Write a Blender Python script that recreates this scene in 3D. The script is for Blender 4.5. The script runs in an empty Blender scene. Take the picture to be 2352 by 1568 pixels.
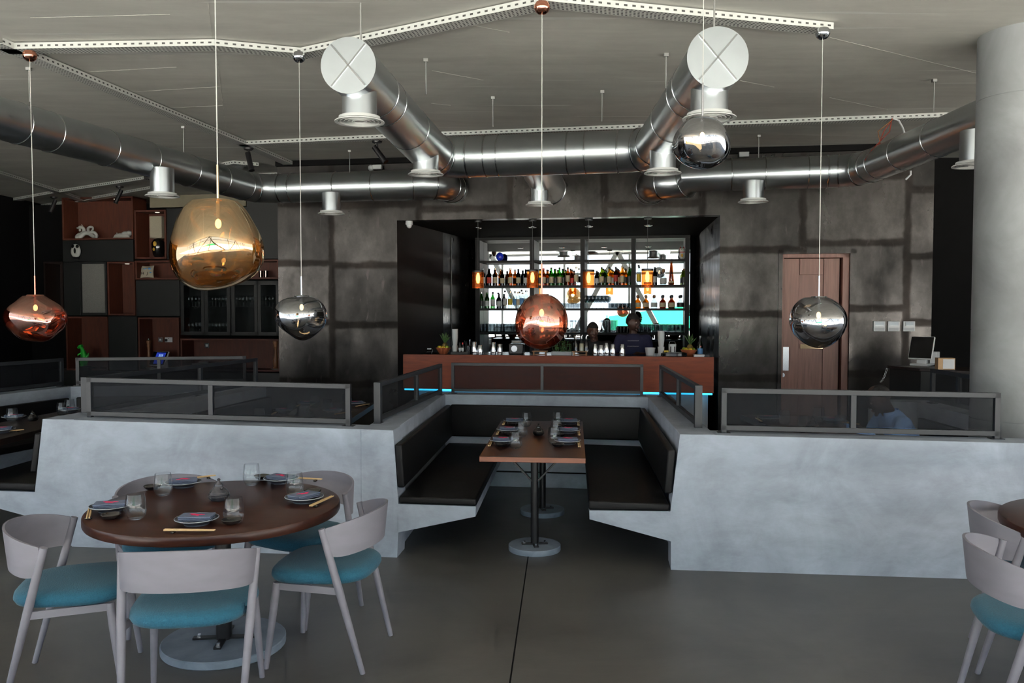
import bpy, bmesh, math, random
from mathutils import Vector, Matrix

SC = bpy.context.scene
COL = SC.collection
PI = math.pi
random.seed(7)

# ------------------------------------------------------------------ camera
FPX, CX, CY, EYE = 1950.0, 1176.0, 784.0, 1.75
PITCH = math.atan(79.0 / FPX)
cam_data = bpy.data.cameras.new('camera')
cam_data.sensor_fit = 'HORIZONTAL'
cam_data.sensor_width = 36.0
cam_data.lens = 36.0 * FPX / 2352.0
cam_data.clip_start = 0.05
cam_data.clip_end = 300
cam = bpy.data.objects.new('camera', cam_data)
COL.objects.link(cam)
cam.location = (0, 0, EYE)
cam.rotation_euler = (PI / 2 - PITCH, 0, 0)
SC.camera = cam

# ------------------------------------------------------------------ colour management, light paths
SC.view_settings.view_transform = 'Standard'
SC.view_settings.look = 'None'
SC.view_settings.exposure = 0.0
SC.view_settings.gamma = 1.0
SC.view_settings.use_curve_mapping = False
cy = SC.cycles
cy.max_bounces = 6
cy.diffuse_bounces = 3
cy.glossy_bounces = 3
cy.transmission_bounces = 3
cy.use_adaptive_sampling = True
cy.adaptive_threshold = 0.08
cy.transparent_max_bounces = 24
cy.caustics_reflective = False
cy.caustics_refractive = False
cy.sample_clamp_indirect = 6.0
cy.blur_glossy = 0.5

# ------------------------------------------------------------------ sky
world = bpy.data.worlds.new('sky')
SC.world = world
world.use_nodes = True
wn = world.node_tree
wn.nodes.clear()
w_out = wn.nodes.new('ShaderNodeOutputWorld')
w_bg = wn.nodes.new('ShaderNodeBackground')
w_tc = wn.nodes.new('ShaderNodeTexCoord')
w_sep = wn.nodes.new('ShaderNodeSeparateXYZ')
w_ramp = wn.nodes.new('ShaderNodeValToRGB')
w_ramp.color_ramp.elements[0].position = 0.0
w_ramp.color_ramp.elements[0].color = (0.86, 0.93, 1.0, 1)
w_ramp.color_ramp.elements[1].position = 0.7
w_ramp.color_ramp.elements[1].color = (0.50, 0.72, 1.0, 1)
wn.links.new(w_tc.outputs['Generated'], w_sep.inputs[0])
wn.links.new(w_sep.outputs['Z'], w_ramp.inputs[0])
wn.links.new(w_ramp.outputs[0], w_bg.inputs['Color'])
wn.links.new(w_bg.outputs[0], w_out.inputs['Surface'])
w_bg.inputs['Strength'].default_value = 2.8

# high sun on the terrace outside; it reaches only the floor just inside the open front
sun_data = bpy.data.lights.new('sun', 'SUN')
sun_data.energy = 86.0
sun_data.angle = 0.01
sun_data.color = (1.0, 0.97, 0.92)
sun = bpy.data.objects.new('sun', sun_data)
COL.objects.link(sun)
sun.location = (0, -20, 20)
sun.rotation_euler = (math.radians(30), math.radians(-8), 0)

# ------------------------------------------------------------------ photo pixel -> place
_f = Vector((0, math.cos(PITCH), -math.sin(PITCH)))
_u = Vector((0, math.sin(PITCH), math.cos(PITCH)))
O = Vector((0, 0, EYE))


def ray(px, py):
    return Vector((1, 0, 0)) * ((px - CX) / FPX) + _u * ((CY - py) / FPX) + _f


def at_y(px, py, Y):
    d = ray(px, py)
    return O + d * (Y / d.y)


def at_z(px, py, z):
    d = ray(px, py)
    return O + d * ((z - EYE) / d.z)


def on_plane(px, py, p0, n):
    d = ray(px, py)
    return O + d * ((Vector(p0) - O).dot(n) / d.dot(n))


def on_line(px, py, A, B):
    """on the upright plane over the plan line A-B"""
    t = Vector((B[0] - A[0], B[1] - A[1], 0))
    return on_plane(px, py, Vector((A[0], A[1], 0)), Vector((-t.y, t.x, 0)).normalized())


# the back of the room runs on lines turned by about nine degrees
TB = Vector((1, -0.16, 0)).normalized()        # along the back wall, to the right
NB = Vector((-TB.y, TB.x, 0)) * -1             # out of the back wall, to the room
NB = Vector((-0.16, -1, 0)).normalized()
ROTB = math.atan2(TB.y, TB.x)


def back(px, py, y0):
    """on the upright plane Y = y0 - 0.16 X"""
    return on_plane(px, py, Vector((0, y0, 0)), NB)


WALL, SHELF, CAB, CNT = 11.1, 14.08, 14.0, 11.12
ZC = 3.72                                      # ceiling

# ------------------------------------------------------------------ materials
MATS = {}


def new_mat(name):
    m = bpy.data.materials.new(name)
    m.use_nodes = True
    nt = m.node_tree
    b = nt.nodes['Principled BSDF']
    MATS[name] = m
    return m, nt, b


def lin(c):
    return tuple(((x / 255 + 0.055) / 1.055) ** 2.4 if x > 10 else x / 255 / 12.92 for x in c) + (1,)


def node(nt, t, **kw):
    n = nt.nodes.new(t)
    for k, v in kw.items():
        if k.startswith('i_'):
            n.inputs[k[2:].replace('_', ' ')].default_value = v
        else:
            setattr(n, k, v)
    return n


def simple(name, col, rough=0.5, metal=0.0, var=0.0, scale=8.0, bump=0.0, coat=0.0, stretch=(1, 1, 1), spec=None, sheen=0.0, rvar=0.0, detail=4.0):
    """one colour with a procedural variation in tone, gloss and relief"""
    m, nt, b = new_mat(name)
    b.inputs['Roughness'].default_value = rough
    b.inputs['Metallic'].default_value = metal
    b.inputs['Coat Weight'].default_value = coat
    b.inputs['Coat Roughness'].default_value = 0.12
    if spec is not None:
        b.inputs['Specular IOR Level'].default_value = spec
    if sheen:
        b.inputs['Sheen Weight'].default_value = sheen
    c = col if len(col) == 4 else lin(col)
    tc = node(nt, 'ShaderNodeTexCoord')
    mp = node(nt, 'ShaderNodeMapping')
    mp.inputs['Scale'].default_value = stretch
    nt.links.new(tc.outputs['Object'], mp.inputs[0])
    nz = node(nt, 'ShaderNodeTexNoise')
    nz.inputs['Scale'].default_value = scale
    nz.inputs['Detail'].default_value = detail
    nt.links.new(mp.outputs[0], nz.inputs['Vector'])
    r = node(nt, 'ShaderNodeValToRGB')
    e = r.color_ramp.elements
    e[0].position, e[1].position = 0.3, 0.7
    e[0].color = tuple(max(0, x * (1 - var)) for x in c[:3]) + (1,)
    e[1].color = tuple(min(1, x * (1 + var)) for x in c[:3]) + (1,)
    nt.links.new(nz.outputs['Fac'], r.inputs[0])
    nt.links.new(r.outputs[0], b.inputs['Base Color'])
    if rvar:
        mr = node(nt, 'ShaderNodeMapRange')
        mr.inputs['To Min'].default_value = max(0.02, rough - rvar)
        mr.inputs['To Max'].default_value = min(1, rough + rvar)
        nt.links.new(nz.outputs['Fac'], mr.inputs['Value'])
        nt.links.new(mr.outputs[0], b.inputs['Roughness'])
    if bump:
        bp = node(nt, 'ShaderNodeBump')
        bp.inputs['Strength'].default_value = bump
        bp.inputs['Distance'].default_value = 0.01
        nt.links.new(nz.outputs['Fac'], bp.inputs['Height'])
        nt.links.new(bp.outputs[0], b.inputs['Normal'])
    return m


def mixrgb(nt, a, b, fac, mode='MIX'):
    n = node(nt, 'ShaderNodeMix', data_type='RGBA', blend_type=mode)
    for sock, v in ((n.inputs[6], a), (n.inputs[7], b), (n.inputs[0], fac)):
        if isinstance(v, (int, float, tuple)):
            sock.default_value = v
        else:
            nt.links.new(v, sock)
    return n.outputs[2]


def ramp(nt, src, p0, p1, c0=(0, 0, 0, 1), c1=(1, 1, 1, 1)):
    r = node(nt, 'ShaderNodeValToRGB')
    e = r.color_ramp.elements
    e[0].position, e[1].position, e[0].color, e[1].color = p0, p1, c0, c1
    nt.links.new(src, r.inputs[0])
    return r.outputs[0]


def noise(nt, vec, scale, detail=5.0, dist=0.0, rough=0.55):
    n = node(nt, 'ShaderNodeTexNoise')
    n.inputs['Scale'].default_value = scale
    n.inputs['Detail'].default_value = detail
    n.inputs['Distortion'].default_value = dist
    n.inputs['Roughness'].default_value = rough
    if vec is not None:
        nt.links.new(vec, n.inputs['Vector'])
    return n.outputs['Fac']


def mapped(nt, scale=(1, 1, 1), rot=(0, 0, 0), loc=(0, 0, 0), kind='Object'):
    tc = node(nt, 'ShaderNodeTexCoord')
    mp = node(nt, 'ShaderNodeMapping')
    mp.inputs['Scale'].default_value = scale
    mp.inputs['Rotation'].default_value = rot
    mp.inputs['Location'].default_value = loc
    nt.links.new(tc.outputs[kind], mp.inputs[0])
    return mp.outputs[0]


def bump_to(nt, b, h, strength, dist=0.01):
    bp = node(nt, 'ShaderNodeBump')
    bp.inputs['Strength'].default_value = strength
    bp.inputs['Distance'].default_value = dist
    nt.links.new(h, bp.inputs['Height'])
    nt.links.new(bp.outputs[0], b.inputs['Normal'])


def concrete(name, c0, c1, rough, cloud=1.1, streak=0.5, scratch=(0.5, 6, 1), line_amt=0.2, rot=0.0):
    """trowelled concrete: soft clouds, long streaks and thin scratches"""
    m, nt, b = new_mat(name)
    v = mapped(nt)
    a = noise(nt, v, cloud, 8.0, 0.6, 0.62)
    base = ramp(nt, a, 0.3, 0.7, c0, c1)
    vs = mapped(nt, scratch, (0, 0, rot))
    s = noise(nt, vs, 1.6, 9.0, 0.3, 0.7)
    tone = ramp(nt, s, 0.33, 0.62, (0.72, 0.72, 0.72, 1), (1.05, 1.05, 1.05, 1))
    col = mixrgb(nt, base, tone, streak, 'MULTIPLY')
    vl = mapped(nt, (scratch[0] * 0.7, scratch[1] * 3.0, scratch[2] * 3.0), (0, 0, rot), (3, 1, 2))
    ln = noise(nt, vl, 1.3, 2.0, 0.0, 0.4)
    lines = ramp(nt, ln, 0.69, 0.71, (0, 0, 0, 1), (1, 1, 1, 1))
    fac = node(nt, 'ShaderNodeMath', operation='MULTIPLY')
    nt.links.new(lines, fac.inputs[0])
    fac.inputs[1].default_value = line_amt
    col = mixrgb(nt, col, tuple(min(1, x * 1.45) for x in c1[:3]) + (1,), fac.outputs[0])
    nt.links.new(col, b.inputs['Base Color'])
    mr = node(nt, 'ShaderNodeMapRange')
    mr.inputs['To Min'].default_value = rough - 0.08
    mr.inputs['To Max'].default_value = rough + 0.12
    nt.links.new(s, mr.inputs['Value'])
    nt.links.new(mr.outputs[0], b.inputs['Roughness'])
    bump_to(nt, b, s, 0.12, 0.01)
    return m


concrete('concrete_booth', lin((138, 146, 158)), lin((178, 187, 200)), 0.6, 1.7, 0.75, (1.8, 1.8, 4.2), 0.0)
concrete('concrete_ceiling', lin((196, 194, 187)), lin((222, 220, 212)), 0.75, 0.7, 0.5, (0.45, 2.6, 1), 0.5, math.radians(8))
concrete('concrete_floor', lin((58, 58, 56)), lin((90, 89, 86)), 0.36, 0.9, 0.5, (0.5, 1.3, 1), 0.05, math.radians(-4))
concrete('concrete_column', lin((96, 99, 101)), lin((130, 134, 137)), 0.55, 1.5, 0.4, (1.5, 1.5, 1.2), 0.0)
concrete('concrete_disc', lin((104, 116, 130)), lin((134, 146, 160)), 0.5, 5.0, 0.4, (4, 4, 4), 0.0)
concrete('paving', lin((205, 200, 190)), lin((225, 220, 210)), 0.8, 1.0, 0.3, (1, 1, 1), 0.0)


def steel_wall(name, dark=1.0):
    """blackened hot-rolled sheets: each sheet its own tone, rusty dull seams, cloudy gloss"""
    m, nt, b = new_mat(name)
    tc = node(nt, 'ShaderNodeTexCoord')
    sp = node(nt, 'ShaderNodeSeparateXYZ')
    nt.links.new(tc.outputs['Object'], sp.inputs[0])
    def mth(op, a, c=None, d=None):
        n = node(nt, 'ShaderNodeMath', operation=op)
        for k, x in enumerate((a, c, d)):
            if x is None:
                continue
            if isinstance(x, (int, float)):
                n.inputs[k].default_value = x
            else:
                nt.links.new(x, n.inputs[k])
        return n.outputs[0]
    W_, H_ = 1.22, 0.80
    wob = noise(nt, mapped(nt, (1, 1, 1)), 6.0, 4.0)
    wx = mth('MULTIPLY_ADD', wob, 0.05, sp.outputs['X'])
    wz = mth('MULTIPLY_ADD', wob, 0.06, sp.outputs['Z'])
    u = mth('MULTIPLY', wx, 1 / W_)
    colm = mth('FLOOR', u)
    h1 = node(nt, 'ShaderNodeTexWhiteNoise', noise_dimensions='1D')
    nt.links.new(colm, h1.inputs['W'])
    v_ = mth('ADD', mth('MULTIPLY', wz, 1 / H_), h1.outputs['Value'])
    rowm = mth('FLOOR', v_)
    cbn = node(nt, 'ShaderNodeCombineXYZ')
    nt.links.new(colm, cbn.inputs[0])
    nt.links.new(rowm, cbn.inputs[1])
    h2 = node(nt, 'ShaderNodeTexWhiteNoise', noise_dimensions='2D')
    nt.links.new(cbn.outputs[0], h2.inputs['Vector'])
    sheet = h2.outputs['Value']
    du = mth('MULTIPLY', mth('SUBTRACT', 0.5, mth('ABSOLUTE', mth('SUBTRACT', mth('FRACT', u), 0.5))), W_)
    dv = mth('MULTIPLY', mth('SUBTRACT', 0.5, mth('ABSOLUTE', mth('SUBTRACT', mth('FRACT', v_), 0.5))), H_)
    dist = mth('MULTIPLY_ADD', noise(nt, mapped(nt, (1, 1, 1), (0, 0, 0), (9, 1, 4)), 3.0, 6.0), -0.07, mth('MINIMUM', du, dv))
    seam = node(nt, 'ShaderNodeMapRange', interpolation_type='SMOOTHSTEP')
    seam.inputs['From Min'].default_value = -0.01
    seam.inputs['From Max'].default_value = 0.03
    nt.links.new(dist, seam.inputs['Value'])
    seamf = seam.outputs[0]
    tone1 = node(nt, 'ShaderNodeMapRange')
    tone1.inputs['To Min'].default_value = 0.6
    tone1.inputs['To Max'].default_value = 1.5
    nt.links.new(sheet, tone1.inputs['Value'])
    cmb = node(nt, 'ShaderNodeCombineColor')
    for k in range(3):
        nt.links.new(tone1.outputs[0], cmb.inputs[k])
    sheet_col = mixrgb(nt, (0.52, 0.44, 0.40, 1), cmb.outputs[0], seamf)
    v = mapped(nt, (1, 1, 0.6))
    n1 = noise(nt, v, 1.7, 9.0, 0.15, 0.62)
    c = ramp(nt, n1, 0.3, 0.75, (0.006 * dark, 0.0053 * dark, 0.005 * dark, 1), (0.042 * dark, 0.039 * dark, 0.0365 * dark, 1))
    col = mixrgb(nt, c, sheet_col, 1.0, 'MULTIPLY')
    n3 = noise(nt, mapped(nt, (1.3, 1.3, 1.0), (0, 0, 0), (2, 0, 7)), 2.2, 10.0, 0.0, 0.72)
    col = mixrgb(nt, col, ramp(nt, n3, 0.34, 0.7, (0.55, 0.52, 0.50, 1), (1.5, 1.5, 1.5, 1)), 0.8, 'MULTIPLY')
    n2 = noise(nt, mapped(nt, (2, 2, 0.5)), 7.0, 6.0, 0.5)
    sp2 = ramp(nt, n2, 0.62, 0.72)
    col = mixrgb(nt, col, (0.03, 0.025, 0.025, 1), sp2)
    nt.links.new(col, b.inputs['Base Color'])
    b.inputs['Metallic'].default_value = 0.72
    mr = node(nt, 'ShaderNodeMapRange')
    mr.inputs['From Min'].default_value = 0.3
    mr.inputs['From Max'].default_value = 0.75
    mr.inputs['To Min'].default_value = 0.5
    mr.inputs['To Max'].default_value = 0.2
    nt.links.new(n1, mr.inputs['Value'])
    ro = mth('ADD', mr.outputs[0], mth('MULTIPLY', mth('SUBTRACT', 1.0, seamf), 0.22))
    ro = mth('MULTIPLY_ADD', sheet, -0.1, mth('ADD', ro, 0.04))
    nt.links.new(ro, b.inputs['Roughness'])
    bump_to(nt, b, n1, 0.25, 0.02)
    return m


steel_wall('steel_wall', 1.0)
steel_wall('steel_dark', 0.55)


def wood(name, c0, c1, rough, scale=(1, 14, 14), coat=0.0, spec=0.5):
    m, nt, b = new_mat(name)
    v = mapped(nt, scale)
    n = noise(nt, v, 1.6, 7.0, 1.2, 0.6)
    nt.links.new(ramp(nt, n, 0.28, 0.72, lin(c0), lin(c1)), b.inputs['Base Color'])
    b.inputs['Roughness'].default_value = rough
    b.inputs['Coat Weight'].default_value = coat
    b.inputs['Coat Roughness'].default_value = 0.15
    b.inputs['Specular IOR Level'].default_value = spec
    bump_to(nt, b, n, 0.05, 0.004)
    return m


wood('wood_table', (44, 24, 18), (62, 34, 25), 0.3, spec=0.3)
wood('wood_edge', (98, 52, 32), (128, 70, 44), 0.35)
wood('wood_bar', (112, 44, 18), (142, 64, 28), 0.5, (1.5, 1.5, 12))
wood('wood_cabinet', (66, 28, 15), (88, 42, 24), 0.6, (12, 12, 1.5))
wood('wood_door', (92, 60, 52), (122, 84, 72), 0.45, (14, 14, 1))
wood('wood_dark', (24, 16, 14), (38, 25, 20), 0.4)
simple('panel_dark', (22, 14, 11), 0.6, 0.0, 0.2, 6, spec=0.1)
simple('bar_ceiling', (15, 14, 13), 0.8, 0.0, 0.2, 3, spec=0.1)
wood('wood_light', (196, 160, 110), (222, 190, 142), 0.5, (10, 10, 10))
wood('wood_mill', (112, 74, 46), (140, 96, 64), 0.4, (10, 10, 2))
wood('wood_stand', (120, 82, 48), (150, 106, 66), 0.55, (3, 10, 10))

simple('galvanised', (0.60, 0.63, 0.64, 1), 0.30, 0.97, 0.05, 3.0, 0.02, stretch=(1, 1, 1), rvar=0.05, detail=8.0)
simple('galvanised_cap', (0.46, 0.49, 0.50, 1), 0.42, 1.0, 0.05, 5.0, rvar=0.05)
simple('seam_metal', (0.68, 0.70, 0.71, 1), 0.22, 1.0)
simple('white_metal', (222, 222, 218), 0.5, 0.0, 0.03)
simple('concrete_line', (214, 212, 204), 0.8, 0.0, 0.3, 12)
simple('white_plastic', (228, 228, 226), 0.4, 0.0, 0.02)
simple('grey_plastic', (176, 178, 180), 0.45, 0.0, 0.03)
simple('rail_metal', (27, 31, 37), 0.5, 0.0, 0.06, 20)
simple('black_metal', (24, 24, 26), 0.4, 0.3, 0.1)
simple('black_matte', (14, 14, 15), 0.85, 0.0, 0.1, spec=0.1)
simple('black_gloss', (16, 16, 18), 0.18, 0.0, 0.05)
simple('shelf_black', (12, 12, 13), 0.55, 0.0, 0.1, spec=0.25)
simple('leather', (7, 7, 9), 0.5, 0.0, 0.15, 60, 0.12, spec=0.22)
simple('cabinet_black', (24, 26, 26), 0.5, 0.1, 0.15, 3.0, rvar=0.08)
simple('teal_fabric', (22, 80, 102), 0.92, 0.0, 0.16, 160, 0.25, sheen=0.1)
simple('chair_paint', (118, 116, 126), 0.55, 0.0, 0.09, 5.0, 0.03, stretch=(1, 1, 3), rvar=0.06)
simple('napkin', (84, 94, 116), 0.9, 0.0, 0.1, 150, 0.15)
simple('napkin_pink', (226, 44, 96), 0.85)
simple('plate_glaze', (74, 78, 86), 0.3, 0.0, 0.35, 45, 0.1)
simple('plate_rim', (176, 182, 188), 0.35)
simple('dish_glaze', (34, 31, 32), 0.15, 0.0, 0.2, 30, coat=0.5)
simple('pot_glaze', (66, 66, 72), 0.22, 0.3, 0.35, 25, 0.1)
simple('pot_dark', (20, 18, 18), 0.12, 0.0, 0.1, coat=0.5)
simple('chrome', (0.75, 0.76, 0.78, 1), 0.08, 1.0)
simple('brushed_chrome', (0.70, 0.70, 0.72, 1), 0.25, 1.0)
simple('copper_metal', (0.72, 0.30, 0.20, 1), 0.1, 1.0)
simple('gold_metal', (0.80, 0.60, 0.38, 1), 0.12, 1.0)
simple('terracotta', (168, 90, 54), 0.7, 0.0, 0.12, 12)
simple('fruit_yellow', (206, 176, 44), 0.45, 0.0, 0.15, 20)
simple('fruit_green', (140, 160, 52), 0.45, 0.0, 0.15, 20)
simple('leaf_green', (70, 104, 52), 0.55, 0.0, 0.25, 30)
simple('pineapple', (116, 98, 48), 0.6, 0.0, 0.4, 60, 0.5)
simple('paper', (230, 230, 230), 0.7, 0.0, 0.03)
simple('cream_cloth', (178, 170, 150), 0.9, 0.0, 0.1, 120, 0.1)
simple('woven_grey', (112, 112, 108), 0.9, 0.0, 0.3, 180, 0.3)
simple('slat_beige', (118, 112, 94), 0.7, 0.0, 0.12, 4)
simple('white_ceramic', (226, 224, 216), 0.35, 0.0, 0.03)
simple('dino_green', (34, 176, 52), 0.45, 0.0, 0.08)
simple('blue_plastic', (24, 44, 190), 0.35, 0.0, 0.1)
simple('cardboard', (176, 146, 112), 0.8, 0.0, 0.08)
simple('red_paint', (196, 40, 44), 0.5)
simple('gold_paint', (206, 160, 60), 0.4)
simple('skin_dark', (82, 54, 42), 0.5, 0.0, 0.08, 20)
simple('skin_deep', (58, 38, 31), 0.5, 0.0, 0.08, 20)
simple('lip', (96, 56, 50), 0.45)
simple('hair_black', (14, 12, 12), 0.85, 0.0, 0.3, 90, 0.5)
simple('eye_white', (150, 142, 134), 0.4)
simple('eye_dark', (22, 14, 12), 0.2)
simple('shirt_navy', (26, 30, 62), 0.85, 0.0, 0.12, 40, 0.1)
simple('shirt_black', (15, 15, 18), 0.85, 0.0, 0.12, 40, 0.1)
simple('shirt_blue', (140, 184, 250), 0.85, 0.0, 0.1, 26, 0.15)
simple('trousers', (28, 28, 34), 0.85, 0.0, 0.1, 30)
simple('wire_red', (130, 52, 40), 0.5)
simple('cord_grey', (208, 206, 200), 0.5)
simple('rod_steel', (0.36, 0.36, 0.35, 1), 0.4, 0.8)
simple('facade_steel', (150, 152, 152), 0.5, 0.2)
simple('turquoise', (24, 186, 136), 0.7)
simple('label_cream', (216, 200, 164), 0.6, 0.0, 0.1, 60)
simple('label_white', (224, 224, 220), 0.6, 0.0, 0.08, 60)
simple('label_black', (30, 30, 32), 0.5, 0.0, 0.2, 60)
simple('label_blue', (86, 138, 190), 0.5, 0.0, 0.1, 40)
simple('label_red', (170, 50, 40), 0.6, 0.0, 0.1, 40)
simple('label_yellow', (222, 190, 50), 0.6, 0.0, 0.1, 40)


def emit(name, col, strength):
    m, nt, b = new_mat(name)
    b.inputs['Base Color'].default_value = col
    b.inputs['Emission Color'].default_value = col
    b.inputs['Emission Strength'].default_value = strength
    return m


emit('bulb_warm', (1.0, 0.66, 0.30, 1), 14.0)
emit('lamp_core', (1.0, 0.62, 0.28, 1), 9.0)
emit('led_cyan', (0.03, 0.55, 1.0, 1), 4.0)
emit('spot_glow', (1.0, 0.9, 0.75, 1), 1.2)
emit('screen_blue', (0.02, 0.05, 0.45, 1), 0.5)
emit('key_blue', (0.35, 0.55, 0.95, 1), 0.7)


def thin_glass(name, tint=(1, 1, 1, 1), gloss=(1, 1, 1, 1), ior=1.5, add=0.0, rough=0.0):
    """a thin clear or tinted shell: see-through with Fresnel reflections"""
    m = bpy.data.materials.new(name)
    m.use_nodes = True
    MATS[name] = m
    nt = m.node_tree
    nt.nodes.clear()
    out = node(nt, 'ShaderNodeOutputMaterial')
    tr = node(nt, 'ShaderNodeBsdfTransparent')
    tr.inputs[0].default_value = tint
    gl = node(nt, 'ShaderNodeBsdfGlossy')
    gl.inputs['Color'].default_value = gloss
    gl.inputs['Roughness'].default_value = rough
    lw = node(nt, 'ShaderNodeLayerWeight')
    pw = node(nt, 'ShaderNodeMath', operation='POWER')
    pw.inputs[1].default_value = 4.5
    nt.links.new(lw.outputs['Facing'], pw.inputs[0])
    ma = node(nt, 'ShaderNodeMath', operation='MULTIPLY_ADD', use_clamp=True)
    ma.inputs[1].default_value = 0.9
    ma.inputs[2].default_value = ((ior - 1) / (ior + 1)) ** 2 + add
    nt.links.new(pw.outputs[0], ma.inputs[0])
    mx = node(nt, 'ShaderNodeMixShader')
    nt.links.new(ma.outputs[0], mx.inputs[0])
    nt.links.new(tr.outputs[0], mx.inputs[1])
    nt.links.new(gl.outputs[0], mx.inputs[2])
    nt.links.new(mx.outputs[0], out.inputs[0])
    return m


thin_glass('glass', (0.97, 0.98, 0.98, 1), ior=1.42)
thin_glass('glass_shelf', (0.80, 0.82, 0.83, 1), ior=1.45)
thin_glass('glass_window', (0.9, 0.92, 0.92, 1), ior=1.5)
thin_glass('glass_cabinet', (0.85, 0.87, 0.87, 1), ior=1.35)
thin_glass('glass_bottle_clear', (0.86, 0.9, 0.9, 1), ior=1.5, add=0.03)
thin_glass('glass_amber', (0.42, 0.17, 0.04, 1), ior=1.5, add=0.03)
thin_glass('glass_gold', (0.74, 0.48, 0.12, 1), ior=1.5, add=0.03)
thin_glass('glass_brown', (0.10, 0.035, 0.012, 1), ior=1.5, add=0.03)
thin_glass('glass_green', (0.10, 0.40, 0.09, 1), ior=1.5, add=0.03)
thin_glass('glass_dark', (0.02, 0.02, 0.02, 1), ior=1.5, add=0.03)
thin_glass('glass_olive', (0.30, 0.36, 0.06, 1), ior=1.5, add=0.03)
thin_glass('orange_mesh', (0.95, 0.50, 0.20, 1), (0.9, 0.4, 0.15, 1), ior=1.2, add=0.08, rough=0.4)
thin_glass('melt_gold', (0.62, 0.44, 0.22, 1), (0.80, 0.62, 0.40, 1), ior=1.5, add=0.46, rough=0.01)
thin_glass('melt_copper', (0.56, 0.27, 0.18, 1), (0.80, 0.48, 0.38, 1), ior=1.5, add=0.46, rough=0.01)
thin_glass('melt_chrome', (0.40, 0.39, 0.38, 1), (0.74, 0.75, 0.78, 1), ior=1.5, add=0.52, rough=0.01)
thin_glass('mirror', (0.0, 0.0, 0.0, 1), (0.84, 0.86, 0.86, 1), ior=1.5, add=1.0)


def rail_mesh_mat():
    m = bpy.data.materials.new('rail_mesh')
    m.use_nodes = True
    MATS['rail_mesh'] = m
    nt = m.node_tree
    b = nt.nodes['Principled BSDF']
    b.inputs['Base Color'].default_value = lin((20, 22, 27))
    b.inputs['Roughness'].default_value = 0.8
    out = nt.nodes['Material Output']
    tr = node(nt, 'ShaderNodeBsdfTransparent')
    mx = node(nt, 'ShaderNodeMixShader')
    mx.inputs[0].default_value = 0.48
    nt.links.new(tr.outputs[0], mx.inputs[1])
    nt.links.new(b.outputs[0], mx.inputs[2])
    nt.links.new(mx.outputs[0], out.inputs['Surface'])


rail_mesh_mat()


def tray_mat():
    """white perforated tray: slots in the flange (v 0..1), rows of holes in the bottom (v 1..2)"""
    m, nt, b = new_mat('tray_white')
    uv = node(nt, 'ShaderNodeUVMap')
    sp = node(nt, 'ShaderNodeSeparateXYZ')
    nt.links.new(uv.outputs[0], sp.inputs[0])

    def mth(op, a, c=None):
        n = node(nt, 'ShaderNodeMath', operation=op)
        for k, x in enumerate((a, c)):
            if x is None:
                continue
            if isinstance(x, (int, float)):
                n.inputs[k].default_value = x
            else:
                nt.links.new(x, n.inputs[k])
        return n.outputs[0]
    u, v = sp.outputs['X'], sp.outputs['Y']
    fu = mth('FRACT', mth('MULTIPLY', u, 1 / 0.058))
    slot = mth('MULTIPLY', mth('LESS_THAN', fu, 0.42), mth('LESS_THAN', mth('ABSOLUTE', mth('SUBTRACT', v, 0.5)), 0.14))
    fu2 = mth('FRACT', mth('MULTIPLY', u, 1 / 0.03))
    fv2 = mth('FRACT', mth('MULTIPLY', v, 5.0))
    hole = mth('MULTIPLY', mth('MULTIPLY', mth('LESS_THAN', fu2, 0.5), mth('LESS_THAN', mth('ABSOLUTE', mth('SUBTRACT', fv2, 0.5)), 0.25)), mth('GREATER_THAN', v, 1.0))
    f = mth('ADD', slot, hole)
    nt.links.new(mixrgb(nt, lin((226, 226, 220)), lin((50, 50, 48)), f), b.inputs['Base Color'])
    b.inputs['Roughness'].default_value = 0.5


tray_mat()


def M(n):
    return MATS[n]


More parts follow.
